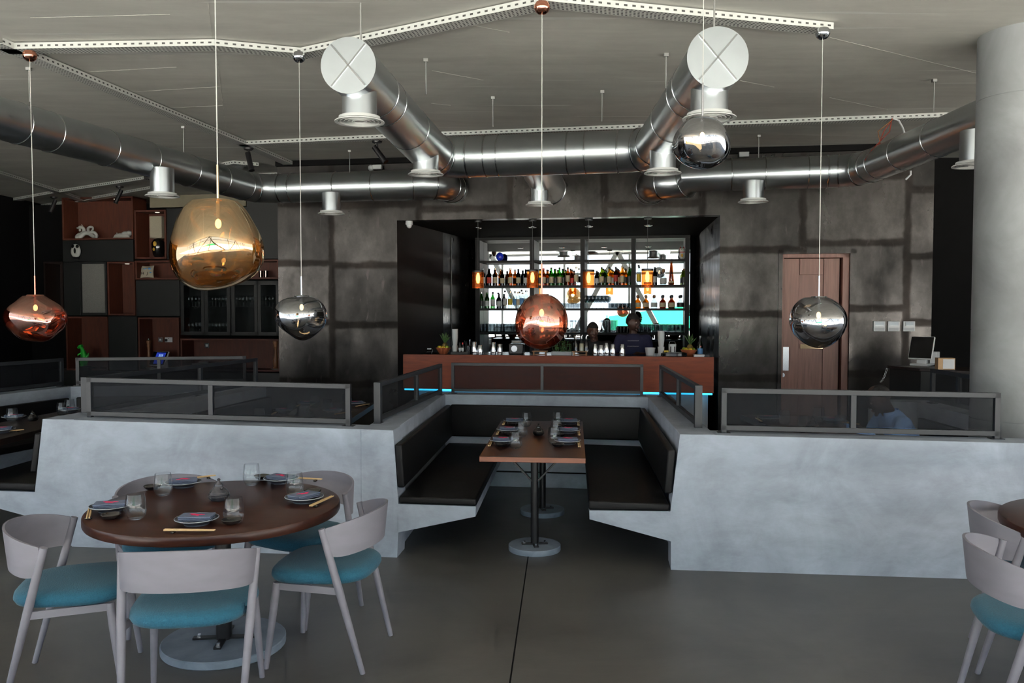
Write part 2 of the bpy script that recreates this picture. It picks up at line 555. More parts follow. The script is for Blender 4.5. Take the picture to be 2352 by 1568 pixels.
# ------------------------------------------------------------------ mesh building
class MB:
    def __init__(self):
        self.bm = bmesh.new()

    def face(self, pts):
        return self.bm.faces.new([self.bm.verts.new(Vector(p)) for p in pts])

    def hexa(self, a, b):
        """a: 4 points of one end, b: the 4 opposite points"""
        va = [self.bm.verts.new(Vector(p)) for p in a]
        vb = [self.bm.verts.new(Vector(p)) for p in b]
        n = len(va)
        self.bm.faces.new(va)
        self.bm.faces.new(list(reversed(vb)))
        for i in range(n):
            j = (i + 1) % n
            self.bm.faces.new([va[j], va[i], vb[i], vb[j]])
        return self

    def prism(self, pts, vec):
        v = Vector(vec)
        return self.hexa([Vector(p) for p in pts], [Vector(p) + v for p in pts])

    def box(self, c, s, rz=0.0, rx=0.0, ry=0.0):
        r = Matrix.Rotation(rz, 3, 'Z') @ Matrix.Rotation(ry, 3, 'Y') @ Matrix.Rotation(rx, 3, 'X')
        x, y, z = s[0] / 2, s[1] / 2, s[2] / 2
        c = Vector(c)
        a = [c + r @ Vector(p) for p in ((-x, -y, -z), (x, -y, -z), (x, y, -z), (-x, y, -z))]
        b = [c + r @ Vector(p) for p in ((-x, -y, z), (x, -y, z), (x, y, z), (-x, y, z))]
        return self.hexa(a, b)

    def bar(self, p, q, w, h, up=(0, 0, 1)):
        """a rectangular bar between two points: w across, h along up"""
        p, q = Vector(p), Vector(q)
        d = (q - p).normalized()
        u = Vector(up)
        s = d.cross(u)
        if s.length < 1e-4:
            u = Vector((0, 1, 0))
            s = d.cross(u)
        s.normalize()
        u = s.cross(d).normalized()
        o = [s * (w / 2) + u * (h / 2), s * (-w / 2) + u * (h / 2), s * (-w / 2) - u * (h / 2), s * (w / 2) - u * (h / 2)]
        return self.hexa([p + x for x in o], [q + x for x in o])

    def tube(self, pts, rad, seg=12, caps=True, closed=False):
        pts = [Vector(p) for p in pts]
        n = len(pts)
        rads = rad if isinstance(rad, (list, tuple)) else [rad] * n
        rings = []
        prev = None
        for i, p in enumerate(pts):
            if closed:
                d = pts[(i + 1) % n] - pts[i - 1]
            elif i == 0:
                d = pts[1] - p
            elif i == n - 1:
                d = p - pts[-2]
            else:
                d = (pts[i + 1] - p).normalized() + (p - pts[i - 1]).normalized()
            d.normalize()
            if prev is None:
                a = Vector((0, 0, 1)) if abs(d.z) < 0.9 else Vector((1, 0, 0))
                s = d.cross(a).normalized()
            else:
                s = (prev - d * prev.dot(d)).normalized()
            prev = s
            u = s.cross(d).normalized()
            rings.append([self.bm.verts.new(p + (s * math.cos(t) + u * math.sin(t)) * rads[i]) for t in [2 * PI * k / seg for k in range(seg)]])
        m = n if closed else n - 1
        for i in range(m):
            a, b = rings[i], rings[(i + 1) % n]
            for k in range(seg):
                j = (k + 1) % seg
                self.bm.faces.new([a[k], a[j], b[j], b[k]])
        if caps and not closed:
            self.bm.faces.new(list(reversed(rings[0])))
            self.bm.faces.new(rings[-1])
        return self

    def lathe(self, prof, c=(0, 0, 0), seg=24, ang=None, sx=1.0, sy=1.0):
        c = Vector(c)
        rings = []
        for r, z in prof:
            if r < 1e-5:
                rings.append([self.bm.verts.new(c + Vector((0, 0, z)))])
            else:
                rings.append([self.bm.verts.new(c + Vector((r * sx * math.cos(2 * PI * k / seg), r * sy * math.sin(2 * PI * k / seg), z))) for k in range(seg)])
        for a, b in zip(rings, rings[1:]):
            for k in range(seg):
                j = (k + 1) % seg
                if len(a) == 1 and len(b) == 1:
                    continue
                if len(a) == 1:
                    self.bm.faces.new([a[0], b[j], b[k]])
                elif len(b) == 1:
                    self.bm.faces.new([a[k], a[j], b[0]])
                else:
                    self.bm.faces.new([a[k], a[j], b[j], b[k]])
        return self

    def ball(self, c, r, seg=16, rings=10, fn=None):
        rx, ry, rz = r if isinstance(r, (list, tuple)) else (r, r, r)
        prof = [(math.sin(PI * i / rings), -math.cos(PI * i / rings)) for i in range(rings + 1)]
        n0 = len(self.bm.verts)
        self.lathe([(max(0, a), b) for a, b in prof], (0, 0, 0), seg)
        self.bm.verts.ensure_lookup_table()
        c = Vector(c)
        for v in self.bm.verts[n0:]:
            p = Vector((v.co.x * rx, v.co.y * ry, v.co.z * rz))
            if fn:
                p = fn(p)
            v.co = c + p
        return self

    def build(self, name, mat, parent=None, world=False, smooth=35, bevel=0.0, bseg=2, sub=0, loc=None, normals=True):
        """link as one mesh object; parent: its thing. world: the points are world points"""
        bm = self.bm
        if normals:
            bmesh.ops.recalc_face_normals(bm, faces=bm.faces)
        off = Vector((0, 0, 0))
        rot = Matrix.Identity(3)
        if parent is not None and world:
            pw = parent['_w'] if '_w' in parent else tuple(parent.location)
            off = Vector(pw)
            rot = Matrix.Rotation(-parent.get('_rz', 0.0), 3, 'Z')
        elif parent is None and loc is not None:
            off = Vector(loc)
        if off.length or (parent is not None and world):
            for v in bm.verts:
                v.co = rot @ (v.co - off)
        me = bpy.data.meshes.new(name)
        bm.to_mesh(me)
        bm.free()
        if smooth:
            for p in me.polygons:
                p.use_smooth = True
            me.set_sharp_from_angle(angle=math.radians(smooth))
        me.materials.append(M(mat) if isinstance(mat, str) else mat)
        o = bpy.data.objects.new(name, me)
        COL.objects.link(o)
        if parent is not None:
            o.parent = parent
            o['_w'] = tuple(parent['_w']) if '_w' in parent else tuple(parent.location)
            if world:
                o['_rz'] = parent.get('_rz', 0.0)
        elif loc is not None:
            o.location = off
            o['_w'] = tuple(off)
        if bevel:
            b = o.modifiers.new('edges', 'BEVEL')
            b.width = bevel
            b.segments = bseg
            b.limit_method = 'ANGLE'
            b.angle_limit = math.radians(40)
        if sub:
            s = o.modifiers.new('smooth', 'SUBSURF')
            s.levels = sub
            s.render_levels = sub
        return o


def tag(o, label, cat, group=None, kind=None):
    o['label'] = label
    o['category'] = cat
    if group:
        o['group'] = group
    if kind:
        o['kind'] = kind
    return o


def thing(name, label, cat, loc=(0, 0, 0), rz=0.0, group=None):
    o = bpy.data.objects.new(name, None)
    COL.objects.link(o)
    o.empty_display_size = 0.1
    o.location = loc
    o.rotation_euler = (0, 0, rz)
    o['_w'] = tuple(loc)
    o['_rz'] = rz
    return tag(o, label, cat, group)


def struct(o):
    o['kind'] = 'structure'
    return o


def dup(root, loc=None, rz=None, label=None, group=None, mats=None):
    """copy a thing with its parts and their sub-parts; mats: {part name stem: material}"""
    def cp(o, parent):
        c = o.copy()
        COL.objects.link(c)
        if parent is not None:
            c.parent = parent
        st = o.name.split('.')[0]
        if mats and st in mats and c.type == 'MESH':
            c.material_slots[0].link = 'OBJECT'
            c.material_slots[0].material = M(mats[st])
        for ch in o.children:
            cp(ch, c)
        return c
    r = cp(root, None)
    if loc is not None:
        r.location = loc
    if rz is not None:
        r.rotation_euler = (0, 0, rz)
    if label:
        r['label'] = label
    if group:
        r['group'] = group
    return r


# ================================================================== THE SETTING
def quad_box(x0, x1, y0, y1, z0, z1):
    return MB().box(((x0 + x1) / 2, (y0 + y1) / 2, (z0 + z1) / 2), (x1 - x0, y1 - y0, z1 - z0))


struct(quad_box(-11, 13, -2.3, 17, -0.2, 0.0).build('floor', 'concrete_floor'))
# saw-cut joints in the floor
ja, jb = at_z(1212, 1285, 0), at_z(1168, 1590, 0)
jd = (jb - ja).normalized()
struct(MB().bar(Vector((ja.x, ja.y, 0.0006)) - jd * 1.6, Vector((jb.x, jb.y, 0.0006)) + jd * 3, 0.008, 0.002).build('trim_1', 'black_matte'))
struct(quad_box(-70, 70, -70, -2.3, -0.25, -0.03).build('ground', 'paving'))
struct(quad_box(13, 70, -2.3, 40, -0.25, -0.03).build('ground_side', 'paving'))  # unseen paving added to bounce sunlight in from the right
struct(quad_box(-11, 13, -2.6, 17, ZC, ZC + 0.35).build('ceiling', 'concrete_ceiling'))


def sx(px, y0=WALL):
    return back(px, 705, y0).x / TB.x


def on_back(o, y0=WALL):
    o.location = (0, y0, 0)
    o.rotation_euler = (0, 0, ROTB)
    o['_w'] = (0, y0, 0)
    o['_rz'] = ROTB
    return o


S = {k: sx(k) for k in (640, 913, 1652, 1787, 1965, 2140)}
z_lin = back(1280, 500, WALL).z
z_door = back(1876, 573, WALL).z
wb = MB()
for a, b, z0, z1 in ((S[640], S[913], 0, ZC), (S[913], S[1652], z_lin, ZC), (S[1652], S[1787], 0, ZC), (S[1787], S[1965], z_door, ZC), (S[1965], S[2140], 0, ZC)):
    wb.box(((a + b) / 2, 0.1, (z0 + z1) / 2), (b - a, 0.2, z1 - z0))
struct(on_back(wb.build('wall_back', 'steel_wall')))
struct(on_back(MB().box(((S[1787] + S[1965]) / 2, 0.24, z_door / 2), (S[1965] - S[1787] + 0.2, 0.08, z_door + 0.1)).build('door_light_block', 'black_matte')))  # added black panel, keeps sky light from leaking past the door leaf
# return of the steel wall into the cabinet bay, black walls at both ends
A0 = back(640, 705, WALL)
MB().box((0, 0, 0), (1, 1, 1)).bm.free()
struct(MB().hexa([(A0.x, A0.y, 0), (A0.x + 0.2, A0.y, 0), (A0.x + 0.2, 16.3, 0), (A0.x, 16.3, 0)],
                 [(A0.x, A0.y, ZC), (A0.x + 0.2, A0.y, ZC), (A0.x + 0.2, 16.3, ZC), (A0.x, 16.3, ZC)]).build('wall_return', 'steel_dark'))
struct(quad_box(-11, A0.x + 0.2, 16.3, 16.5, 0, ZC).build('wall_rear', 'black_matte'))
struct(quad_box(-9.2, -9.0, 5.0, 16.3, 0, ZC).build('wall_left', 'black_matte'))
B0 = back(2141, 705, WALL)
struct(quad_box(B0.x - 0.05, 13, 11.3, 11.5, 0, ZC).build('wall_rear_right', 'black_matte'))
struct(quad_box(9.0, 9.2, 5.2, 11.4, 0, ZC).build('wall_right', 'black_matte'))

# bar alcove
AL, AR = back(913, 705, WALL), back(1652, 705, WALL)
BL, BR = Vector((-0.63, 14.80, 0)), Vector((3.05, 14.25, 0))


def upright(mb, A, B, th, z0, z1):
    d = Vector((B[0] - A[0], B[1] - A[1], 0)).normalized()
    n = Vector((-d.y, d.x, 0)) * th
    p = [Vector((A[0], A[1], 0)), Vector((B[0], B[1], 0)), Vector((B[0], B[1], 0)) + n, Vector((A[0], A[1], 0)) + n]
    return mb.hexa([Vector((q.x, q.y, z0)) for q in p], [Vector((q.x, q.y, z1)) for q in p])


QL = on_line(1018, 700, AL, BL)
struct(upright(MB(), AL, QL, 0.15, 0, z_lin).build('wall_bar_left', 'panel_dark'))
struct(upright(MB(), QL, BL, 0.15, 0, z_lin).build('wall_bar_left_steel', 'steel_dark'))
q2 = on_line(1036, 700, AL, BL)
q3 = on_line(1092, 700, AL, BL)
hb = MB()
for q in (q2, q3):
    hb.bar((q.x + 0.01, q.y, 0.9), (q.x + 0.01, q.y, z_lin - 0.05), 0.012, 0.012)
struct(hb.build('trim_2', 'black_metal'))
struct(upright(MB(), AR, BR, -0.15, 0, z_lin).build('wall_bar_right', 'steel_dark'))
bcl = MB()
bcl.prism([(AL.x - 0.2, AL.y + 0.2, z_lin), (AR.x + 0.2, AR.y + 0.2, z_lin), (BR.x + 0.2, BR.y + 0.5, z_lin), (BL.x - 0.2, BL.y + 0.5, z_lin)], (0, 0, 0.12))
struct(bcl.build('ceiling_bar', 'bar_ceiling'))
struct(upright(MB(), BL + Vector((-0.2, 0.13, 0)), BR + Vector((0.2, 0.1, 0)), 0.15, 0, z_lin).build('wall_bar_rear', 'black_matte'))
bt = MB()
bt.bar(AL + Vector((0, -0.01, z_lin + 0.012)), AR + Vector((0, -0.01, z_lin + 0.012)), 0.03, 0.03)
struct(bt.build('trim_3', 'black_metal'))
# dark gap where the wall meets the ceiling
tg = MB().box(((S[640] + S[2140]) / 2, -0.03, ZC - 0.035), (S[2140] - S[640], 0.06, 0.07))
struct(on_back(tg.build('trim_4', 'black_matte')))

# open glazed front behind the viewer: posts, transoms, raking braces
wf = MB()
YF = -2.1
for x in (-10.6, -8.2, -5.8, -3.4, -1.0, 1.4, 3.8, 6.2, 8.6, 11.0):
    wf.bar((x, YF, 0), (x, YF, ZC), 0.07, 0.12, (0, 1, 0))
for z in (0.06, 2.95, ZC - 0.05):
    wf.bar((-10.7, YF, z), (11.1, YF, z), 0.07, 0.08)
for x in (-8.2, -3.4, 1.4, 6.2):
    wf.bar((x, YF + 0.2, 0.0), (x + 2.0, YF + 0.2, ZC), 0.16, 0.16, (0, 1, 0))
    wf.bar((x + 4.0, YF + 0.2, 0.0), (x + 2.0, YF + 0.2, ZC), 0.16, 0.16, (0, 1, 0))
struct(wf.build('window_1', 'facade_steel'))
aw = MB()
aw.hexa([(-3.2, -8.2, 0.75), (1.0, -8.6, 0.75), (1.0, -8.7, 0.75), (-3.2, -8.3, 0.75)], [(-3.0, -8.2, 1.35), (1.0, -8.6, 1.95), (1.0, -8.7, 1.95), (-3.0, -8.3, 1.35)])
aw.bar((-3.1, -8.25, 0), (-3.1, -8.25, 1.4), 0.05, 0.05)
aw.bar((0.95, -8.65, 0), (0.95, -8.65, 1.95), 0.05, 0.05)
tag(aw.build('windbreak', 'turquoise'), 'turquoise fabric screen outside, seen only reflected in the mirror behind the bar', 'screen')

# ------------------------------------------------------------------ door in the steel wall
dr = bpy.data.objects.new('door_1', None)
COL.objects.link(dr)
struct(dr)
on_back(dr)


def lx(px):
    return sx(px)


def lz(py, px=1876, y0=WALL):
    return back(px, py, y0).z


fr = MB()
d0, d1, dz = lx(1787), lx(1965), z_door
for x0, x1, z0, z1, th in ((d0, d0 + 0.045, 0, dz, 0.24), (d1 - 0.075, d1, 0, dz, 0.24), (d0, d1, dz - 0.05, dz, 0.24)):
    fr.box(((x0 + x1) / 2, 0.09, (z0 + z1) / 2), (x1 - x0, th, z1 - z0))
fr.build('door_frame', 'steel_wall', dr)
l0, l1, lt = d0 + 0.045, d1 - 0.075, dz - 0.05
js = MB()
js.box((l1 - 0.04, 0.09, lt / 2), (0.08, 0.16, lt))
js.box(((l0 + l1) / 2, 0.09, lt - 0.025), (l1 - l0, 0.16, 0.05))
js.box((l0 + 0.012, 0.09, lt / 2), (0.024, 0.16, lt))
js.build('jamb', 'wood_door', dr, bevel=0.004)
dl = MB()
a, b, t = l0 + 0.028, l1 - 0.10, lt - 0.055
w = b - a
dl.box(((a + b) / 2, 0.11, t / 2), (w, 0.03, t))
for x0, x1, z0, z1 in ((a, a + 0.19, 0, t), (b - 0.19, b, 0, t), (a + 0.192, b - 0.192, t - 0.20, t), (a + 0.192, b - 0.192, 0, 0.22)):
    dl.box(((x0 + x1) / 2, 0.09, (z0 + z1) / 2), (x1 - x0 - 0.004, 0.03, z1 - z0))
leaf = dl.build('door_leaf', 'wood_door', dr, bevel=0.003)
pz0, pz1 = lz(852, 1808), lz(797, 1808)
MB().box((lx(1808), 0.07, (pz0 + pz1) / 2), (0.078, 0.008, pz1 - pz0)).build('push_plate', 'brushed_chrome', leaf, bevel=0.002)
lk = MB()
lk.tube([(lx(1801), 0.078, lz(862, 1801)), (lx(1801), 0.055, lz(862, 1801))], 0.028, 20)
lk.box((lx(1801), 0.053, lz(862, 1801)), (0.008, 0.006, 0.03))
lk.build('lock', 'brushed_chrome', leaf)
sg = MB().box((lx(1868), 0.071, lz(796, 1868)), (0.27, 0.006, 0.055))
sg.build('door_sign', 'gold_metal', leaf)

# ------------------------------------------------------------------ concrete column
cb = at_y(2265, 705, 6.1)
colc = (cb.x + 0.315, 6.22, 0)
cm = MB()
R = 0.315
for z0, z1 in ((0, 0.93), (0.935, 1.58), (1.585, 3.25), (3.255, ZC)):
    cm.tube([(colc[0], colc[1], z0), (colc[0], colc[1], z1)], R, 48)
cm.tube([(colc[0], colc[1], 0), (colc[0], colc[1], ZC)], R - 0.004, 48)
tag(cm.build('concrete_column', 'concrete_column', loc=colc), 'round fair-faced concrete column rising to the ceiling behind the mesh rail', 'column', kind='thing')

# ------------------------------------------------------------------ cable trays under the ceiling


def tray(pts, label, width=0.13, h=0.045, side=1):
    """pts: photo points of the near flange; the tray hangs just under the ceiling"""
    P = [at_z(x, y, ZC - 0.03) for x, y in pts]
    bm = bmesh.new()
    uvl = bm.loops.layers.uv.new('UVMap')
    z1, z0 = ZC - 0.008, ZC - 0.008 - h
    n = len(P)
    off = []
    for i in range(n):
        ds = []
        if i > 0:
            ds.append((P[i] - P[i - 1]).normalized())
        if i < n - 1:
            ds.append((P[i + 1] - P[i]).normalized())
        ns = [Vector((-d.y, d.x, 0)).normalized() * side for d in ds]
        m = sum(ns, Vector((0, 0, 0))).normalized()
        off.append(m * (width / max(0.5, m.dot(ns[0]))))
    L = [0.0]
    for i in range(1, n):
        L.append(L[-1] + (P[i] - P[i - 1]).length)

    def quad(ps, uvs):
        f = bm.faces.new([bm.verts.new(p) for p in ps])
        for lp, uv in zip(f.loops, uvs):
            lp[uvl].uv = uv
    for i in range(n - 1):
        a, b = P[i], P[i + 1]
        ao, bo = a + off[i], b + off[i + 1]
        u0, u1 = L[i], L[i + 1]
        at = lambda p, z: Vector((p.x, p.y, z))
        for (p, q, v0, v1) in ((a, b, 0, 1), (ao, bo, 0, 1)):
            nn = Vector((-(q - p).y, (q - p).x, 0)).normalized() * 0.0015
            quad([at(p, z0), at(q, z0), at(q, z1), at(p, z1)], [(u0, v0), (u1, v0), (u1, v1), (u0, v1)])
            quad([at(p, z1) + nn, at(q, z1) + nn, at(q, z0) + nn, at(p, z0) + nn], [(u0, v1), (u1, v1), (u1, v0), (u0, v0)])
        quad([at(a, z0), at(ao, z0), at(bo, z0), at(b, z0)], [(u0, 1), (u0, 2), (u1, 2), (u1, 1)])
        quad([at(a, z0 + .0015), at(b, z0 + .0015), at(bo, z0 + .0015), at(ao, z0 + .0015)], [(u0, 1), (u1, 1), (u1, 2), (u0, 2)])
    c = P[0].copy()
    for v in bm.verts:
        v.co -= c
    me = bpy.data.meshes.new('cable_tray')
    bm.to_mesh(me)
    bm.free()
    me.materials.append(M('tray_white'))
    o = bpy.data.objects.new('cable_tray', me)
    COL.objects.link(o)
    o.location = c
    tag(o, label, 'cable tray', 'perforated cable trays')
    return o


tray([(-30, 106), (490, 97), (690, 116), (1262, -6), (1915, 59)], 'long kinked white cable tray from which most of the globe lamps hang')
tray([(-30, 96), (10, 112), (545, 329), (674, 384)], 'white cable tray slanting back from the copper lamp on the left to the steel wall', side=-1)
tray([(545, 328), (1030, 306), (2200, 262)], 'white cable tray running behind the twin round duct ends, parallel to the bar')
tray([(-30, 392), (125, 440), (185, 461)], 'short white cable tray crossing two others over the dark corner', side=-1)
tray([(30, 457), (125, 440), (330, 408)], 'white cable tray with a spotlight above the dark display shelves, nearer of two')
tray([(60, 476), (185, 459), (352, 429)], 'white cable tray hard above the dark display shelves, further of two')
tray([(486, 381), (536, 372), (594, 377)], 'small bent white cable tray piece behind the ceiling dome')
tray([(550, 403), (640, 399)], 'short straight white cable tray just above the round duct elbow')

# ------------------------------------------------------------------ air ducts
ZD = 3.28


def dpt(px, py):
    return at_z(px, py, ZD)


def ringseg(root, c, d, r, w=0.02, t=0.006):
    mb = MB()
    c, d = Vector(c), Vector(d).normalized()
    mb.tube([c - d * w / 2, c - d * w / 4, c + d * w / 4, c + d * w / 2], [r, r + t, r + t, r], 32, caps=False)
    mb.build('seam_joint', 'seam_metal', root, world=True)


def arc_pts(p, q, r0, n=5):
    """round the corner p-q-r0 at q"""
    p, q, r0 = Vector(p), Vector(q), Vector(r0)
    return [(p * (1 - t) ** 2 + q * 2 * t * (1 - t) + r0 * t * t) for t in [i / n for i in range(n + 1)]]


def diffuser(root, px, py, Y, r_col, r_rim, z_top):
    c = at_y(px, py, Y)
    m = MB().tube([(c.x, c.y, z_top), (c.x, c.y, c.z + 0.03)], r_col, 32)
    col = m.build('diffuser_collar', 'galvanised', root, world=True)
    g = MB()
    g.lathe([(r_col, 0.03), (r_col + 0.006, 0.022), (r_col + 0.008, 0.012), (r_rim - 0.012, 0.008), (r_rim, 0.0), (r_rim, -0.006), (r_rim * 0.86, -0.004), (r_rim * 0.84, 0.012), (r_rim * 0.83, 0.03)], c, 40)
    for k in (0.72, 0.56, 0.40, 0.24):
        g.lathe([(r_rim * (k + 0.07), -0.004), (r_rim * (k + 0.075), -0.001), (r_rim * (k - 0.05), 0.03), (r_rim * (k - 0.06), 0.028), (r_rim * (k + 0.07), -0.004)], c, 40)
    g.lathe([(0, -0.002), (r_rim * 0.17, 0.0), (r_rim * 0.12, 0.02), (0, 0.022)], c, 32)
    g.build('diffuser_grille', 'white_metal', col, world=True)
    MB().tube([(c.x, c.y, c.z + 0.029), (c.x, c.y, c.z + 0.0295)], r_rim * 0.82, 32).build('diffuser_plenum', 'black_matte', col, world=True)


def path_tube(pts, r0, r1):
    L = [0]
    for a, b in zip(pts, pts[1:]):
        L.append(L[-1] + (b - a).length)
    return [r0 + (r1 - r0) * l / L[-1] for l in L]


# main duct: two arms with capped ends, a cross piece and a stub into the wall over the bar
LC, RC = at_z(802, 152, ZD), at_z(1647, 134, ZD)
LE, RE = at_z(1003, 363, ZD), at_z(1500, 345, ZD)
main = thing('ventilation_duct', 'main galvanised duct with two crossed disc ends and a stub above the bar', 'air duct', ((LE + RE) / 2)[:], 0, 'galvanised round ducts')
ua = (LE - LC).normalized()
ub = (RC - RE).normalized()
uc = (RE - LE).normalized()
pts = [LC, LC + ua * 1.6] + arc_pts(LE - ua * 0.34, LE, LE + uc * 0.34) + arc_pts(RE - uc * 0.34, RE, RE + ub * 0.34) + [RC - ub * 1.6, RC]
rad = [0.172, 0.185] + [0.207] * 12 + [0.19, 0.182]
MB().tube(pts, rad, 40, caps=False).build('duct_pipe', 'galvanised', main, world=True, smooth=60)
WC = back(1262, 433, WALL)
mid = LE.lerp(RE, 0.46)
MB().tube([mid, WC + (WC - mid) * 0.02], 0.205, 36, caps=False).build('duct_stub', 'galvanised', main, world=True)
for i, t in ((2, 0), (4, 0), (7, 0), (8, 0), (10, 0), (13, 0)):
    ringseg(main, pts[i], pts[min(i + 1, len(pts) - 1)] - pts[i - 1], 0.207)
for k in (0.24, 0.30, 0.62, 0.70):
    ringseg(main, LE.lerp(RE, k), uc, 0.2065, 0.016, 0.005)
for k in (0.2, 0.28, 0.55):
    ringseg(main, LC.lerp(LE, k), ua, 0.172 + 0.03 * k, 0.012, 0.004)
    ringseg(main, RC.lerp(RE, k), ub, 0.182 + 0.02 * k, 0.012, 0.004)
ringseg(main, WC + NB * 0.02, WC - mid, 0.205, 0.03, 0.012)


def end_cap(c, d, r):
    d = Vector(d).normalized()
    s = d.cross(Vector((0, 0, 1))).normalized()
    u = s.cross(d).normalized()
    m = MB()
    rim = [c + d * 0.01 + (s * math.cos(2 * PI * (k + 0.5) / 40) + u * math.sin(2 * PI * (k + 0.5) / 40)) * (r + 0.006) for k in range(40)]
    m.prism(rim, d * 0.012)
    cap = m.build('end_cap', 'galvanised_cap', main, world=True, smooth=20)
    x = MB()
    for a in (math.radians(50), math.radians(-50)):
        e = (s * math.cos(a) + u * math.sin(a)) * (r * 0.98)
        x.bar(c + d * 0.024 - e, c + d * 0.024 + e, 0.010, 0.012, d)
    x.build('cross_fold', 'seam_metal', cap, world=True)


end_cap(LC, -ua, 0.172)
end_cap(RC, ub, 0.182)
diffuser(main, 826, 279, 5.65, 0.113, 0.163, ZD - 0.1)
diffuser(main, 1629, 271, 5.5, 0.118, 0.17, ZD - 0.1)
diffuser(main, 978, 400, 7.95, 0.118, 0.165, ZD - 0.1)
diffuser(main, 1522, 397, 7.55, 0.114, 0.163, ZD - 0.1)
diffuser(main, 1239, 470, 9.8, 0.1, 0.16, ZD - 0.1)

# side duct over the shelves
p0, p1 = dpt(-90, 247), dpt(588, 434)
p2, p3 = dpt(930, 425), back(1042, 434, WALL)
e = (p1 - p0).normalized()
f2 = (p2 - p1).normalized()
cor = p3 + NB * 0.52
left = thing('ventilation_duct', 'galvanised round duct running from the dark shelves along the steel wall into it', 'air duct', p1[:], 0, 'galvanised round ducts')
pts = [p0, p0 + e * 2.0] + arc_pts(p1 - e * 0.35, p1, p1 + f2 * 0.35) + [p2] + arc_pts(cor - f2 * 0.42, cor, p3 + NB * 0.12) + [p3 - NB * 0.05]
rad = path_tube(pts, 0.17, 0.192)
MB().tube(pts, rad, 36, caps=False).build('duct_pipe', 'galvanised', left, world=True, smooth=60)
for i in (2, 4, 7, 9, 11, 13, 14):
    ringseg(left, pts[i], pts[min(i + 1, len(pts) - 1)] - pts[i - 1], rad[i])
for k in (0.12, 0.2, 0.36, 0.5, 0.66, 0.8):
    ringseg(left, p0.lerp(p1, k), e, 0.171 + 0.012 * k, 0.012, 0.004)
for k in (0.25, 0.55, 0.8):
    ringseg(left, p1.lerp(p2, k), f2, 0.189, 0.012, 0.004)
diffuser(left, 761, 490, 10.72, 0.115, 0.165, ZD - 0.1)
diffuser(left, 373, 450, 8.83, 0.118, 0.17, ZD - 0.1)

# side duct over the door
q0, q1 = dpt(2296, 258), dpt(1975, 392)
q2_, q3_ = dpt(1585, 404), back(1494, 436, WALL)
e = (q1 - q0).normalized()
f2 = (q2_ - q1).normalized()
cor = q3_ + NB * 0.62
right = thing('ventilation_duct', 'galvanised round duct over the wooden door with loose wires on it', 'air duct', q1[:], 0, 'galvanised round ducts')
pts = [q0, q0 + e * 1.2] + arc_pts(q1 - e * 0.35, q1, q1 + f2 * 0.35) + [q2_] + arc_pts(cor - f2 * 0.42, cor, q3_ + NB * 0.16) + [q3_ - NB * 0.05]
rad = path_tube(pts, 0.165, 0.196)
MB().tube(pts, rad, 36, caps=False).build('duct_pipe', 'galvanised', right, world=True, smooth=60)
for i in (2, 4, 6, 7, 9, 11, 13, 14):
    ringseg(right, pts[i], pts[min(i + 1, len(pts) - 1)] - pts[i - 1], rad[i])
for k in (0.35, 0.6, 0.8):
    ringseg(right, q0.lerp(q1, k), e, 0.166 + 0.014 * k, 0.012, 0.004)
for k in (0.3, 0.55, 0.75):
    ringseg(right, q1.lerp(q2_, k), f2, 0.188, 0.012, 0.004)
diffuser(right, 1730, 463, 9.72, 0.118, 0.17, ZD - 0.1)
diffuser(right, 2240, 380, 6.96, 0.118, 0.175, ZD - 0.1)

# hanger rods
for px, py, what in ((978, 135, 'behind the round duct end with the steel lamp beside it'), (1132, 222, 'over the middle of the main duct, nearer the kinked arm'),
                     (1383, 208, 'over the middle of the main duct, nearer the smoky lamp'), (1530, 123, 'beside the arm with the smoky lamp'),
                     (1743, 310, 'between the smoky lamp and the chrome lamp'), (2146, 182, 'over the duct beside the concrete column'),
                     (803, 345, 'behind the black spotlight near the elbow'), (421, 290, 'in the slanting tray above the gold lamp'),
                     (66, 155, 'in the slanting tray beside the copper lamp')):
    c = at_z(px, py, ZC)
    m = MB()
    m.tube([(c.x, c.y, ZC), (c.x, c.y, ZD + 0.16)], 0.005, 8)
    m.box((c.x, c.y, ZC - 0.012), (0.035, 0.035, 0.024))
    tag(m.build('hanger_rod', 'rod_steel', loc=(c.x, c.y, ZC)), 'thin threaded hanger rod ' + what, 'hanger rod', 'duct hanger rods')
for c, what in ((LC + ua * 0.12 + Vector((0.045, 0, 0)), 'holding the duct end beside the steel lamp'), (RC - ub * 0.1, 'holding the duct end behind the smoky lamp')):
    m = MB().tube([(c.x, c.y, ZC), (c.x, c.y, ZD + 0.16)], 0.006, 8)
    tag(m.build('hanger_rod', 'rod_steel', loc=(c.x, c.y, ZC)), 'thin threaded hanger rod ' + what, 'hanger rod', 'duct hanger rods')

# chalky formwork lines on the ceiling
cl_ = MB()
for x0, y0, x1, y1 in ((1906, 86, 2278, 177), (1080, 57, 1170, 74), (992, 162, 1110, 184), (500, 141, 520, 309), (478, 8, 487, 90), (70, 41, 390, 33), (205, 165, 405, 154), (240, 215, 505, 199), (350, 250, 512, 242), (1905, 224, 2040, 252), (1700, 185, 1778, 200), (990, 237, 1035, 242)):
    a, b = at_z(x0, y0, ZC), at_z(x1, y1, ZC)
    cl_.bar(a, b, 0.005, 0.003)
struct(cl_.build('trim_6', 'concrete_line'))


# ================================================================== CONCRETE BOOTHS
F1, F2 = at_z(160, 1255, 0), at_z(915, 1280, 0)
F3, F4 = at_z(1541, 1308, 0), at_z(2250, 1330, 0)
DEP = Vector((0.0715, 0.9974, 0)).normalized()         # the way the booths run back


def fl(px, py):
    return on_line(px, py, F1, F2)


def frt(px, py):
    return on_line(px, py, F3, F4)


NL = Vector((-(F2 - F1).y, (F2 - F1).x, 0)).normalized()   # into the wall
NR = Vector((-(F4 - F3).y, (F4 - F3).x, 0)).normalized()


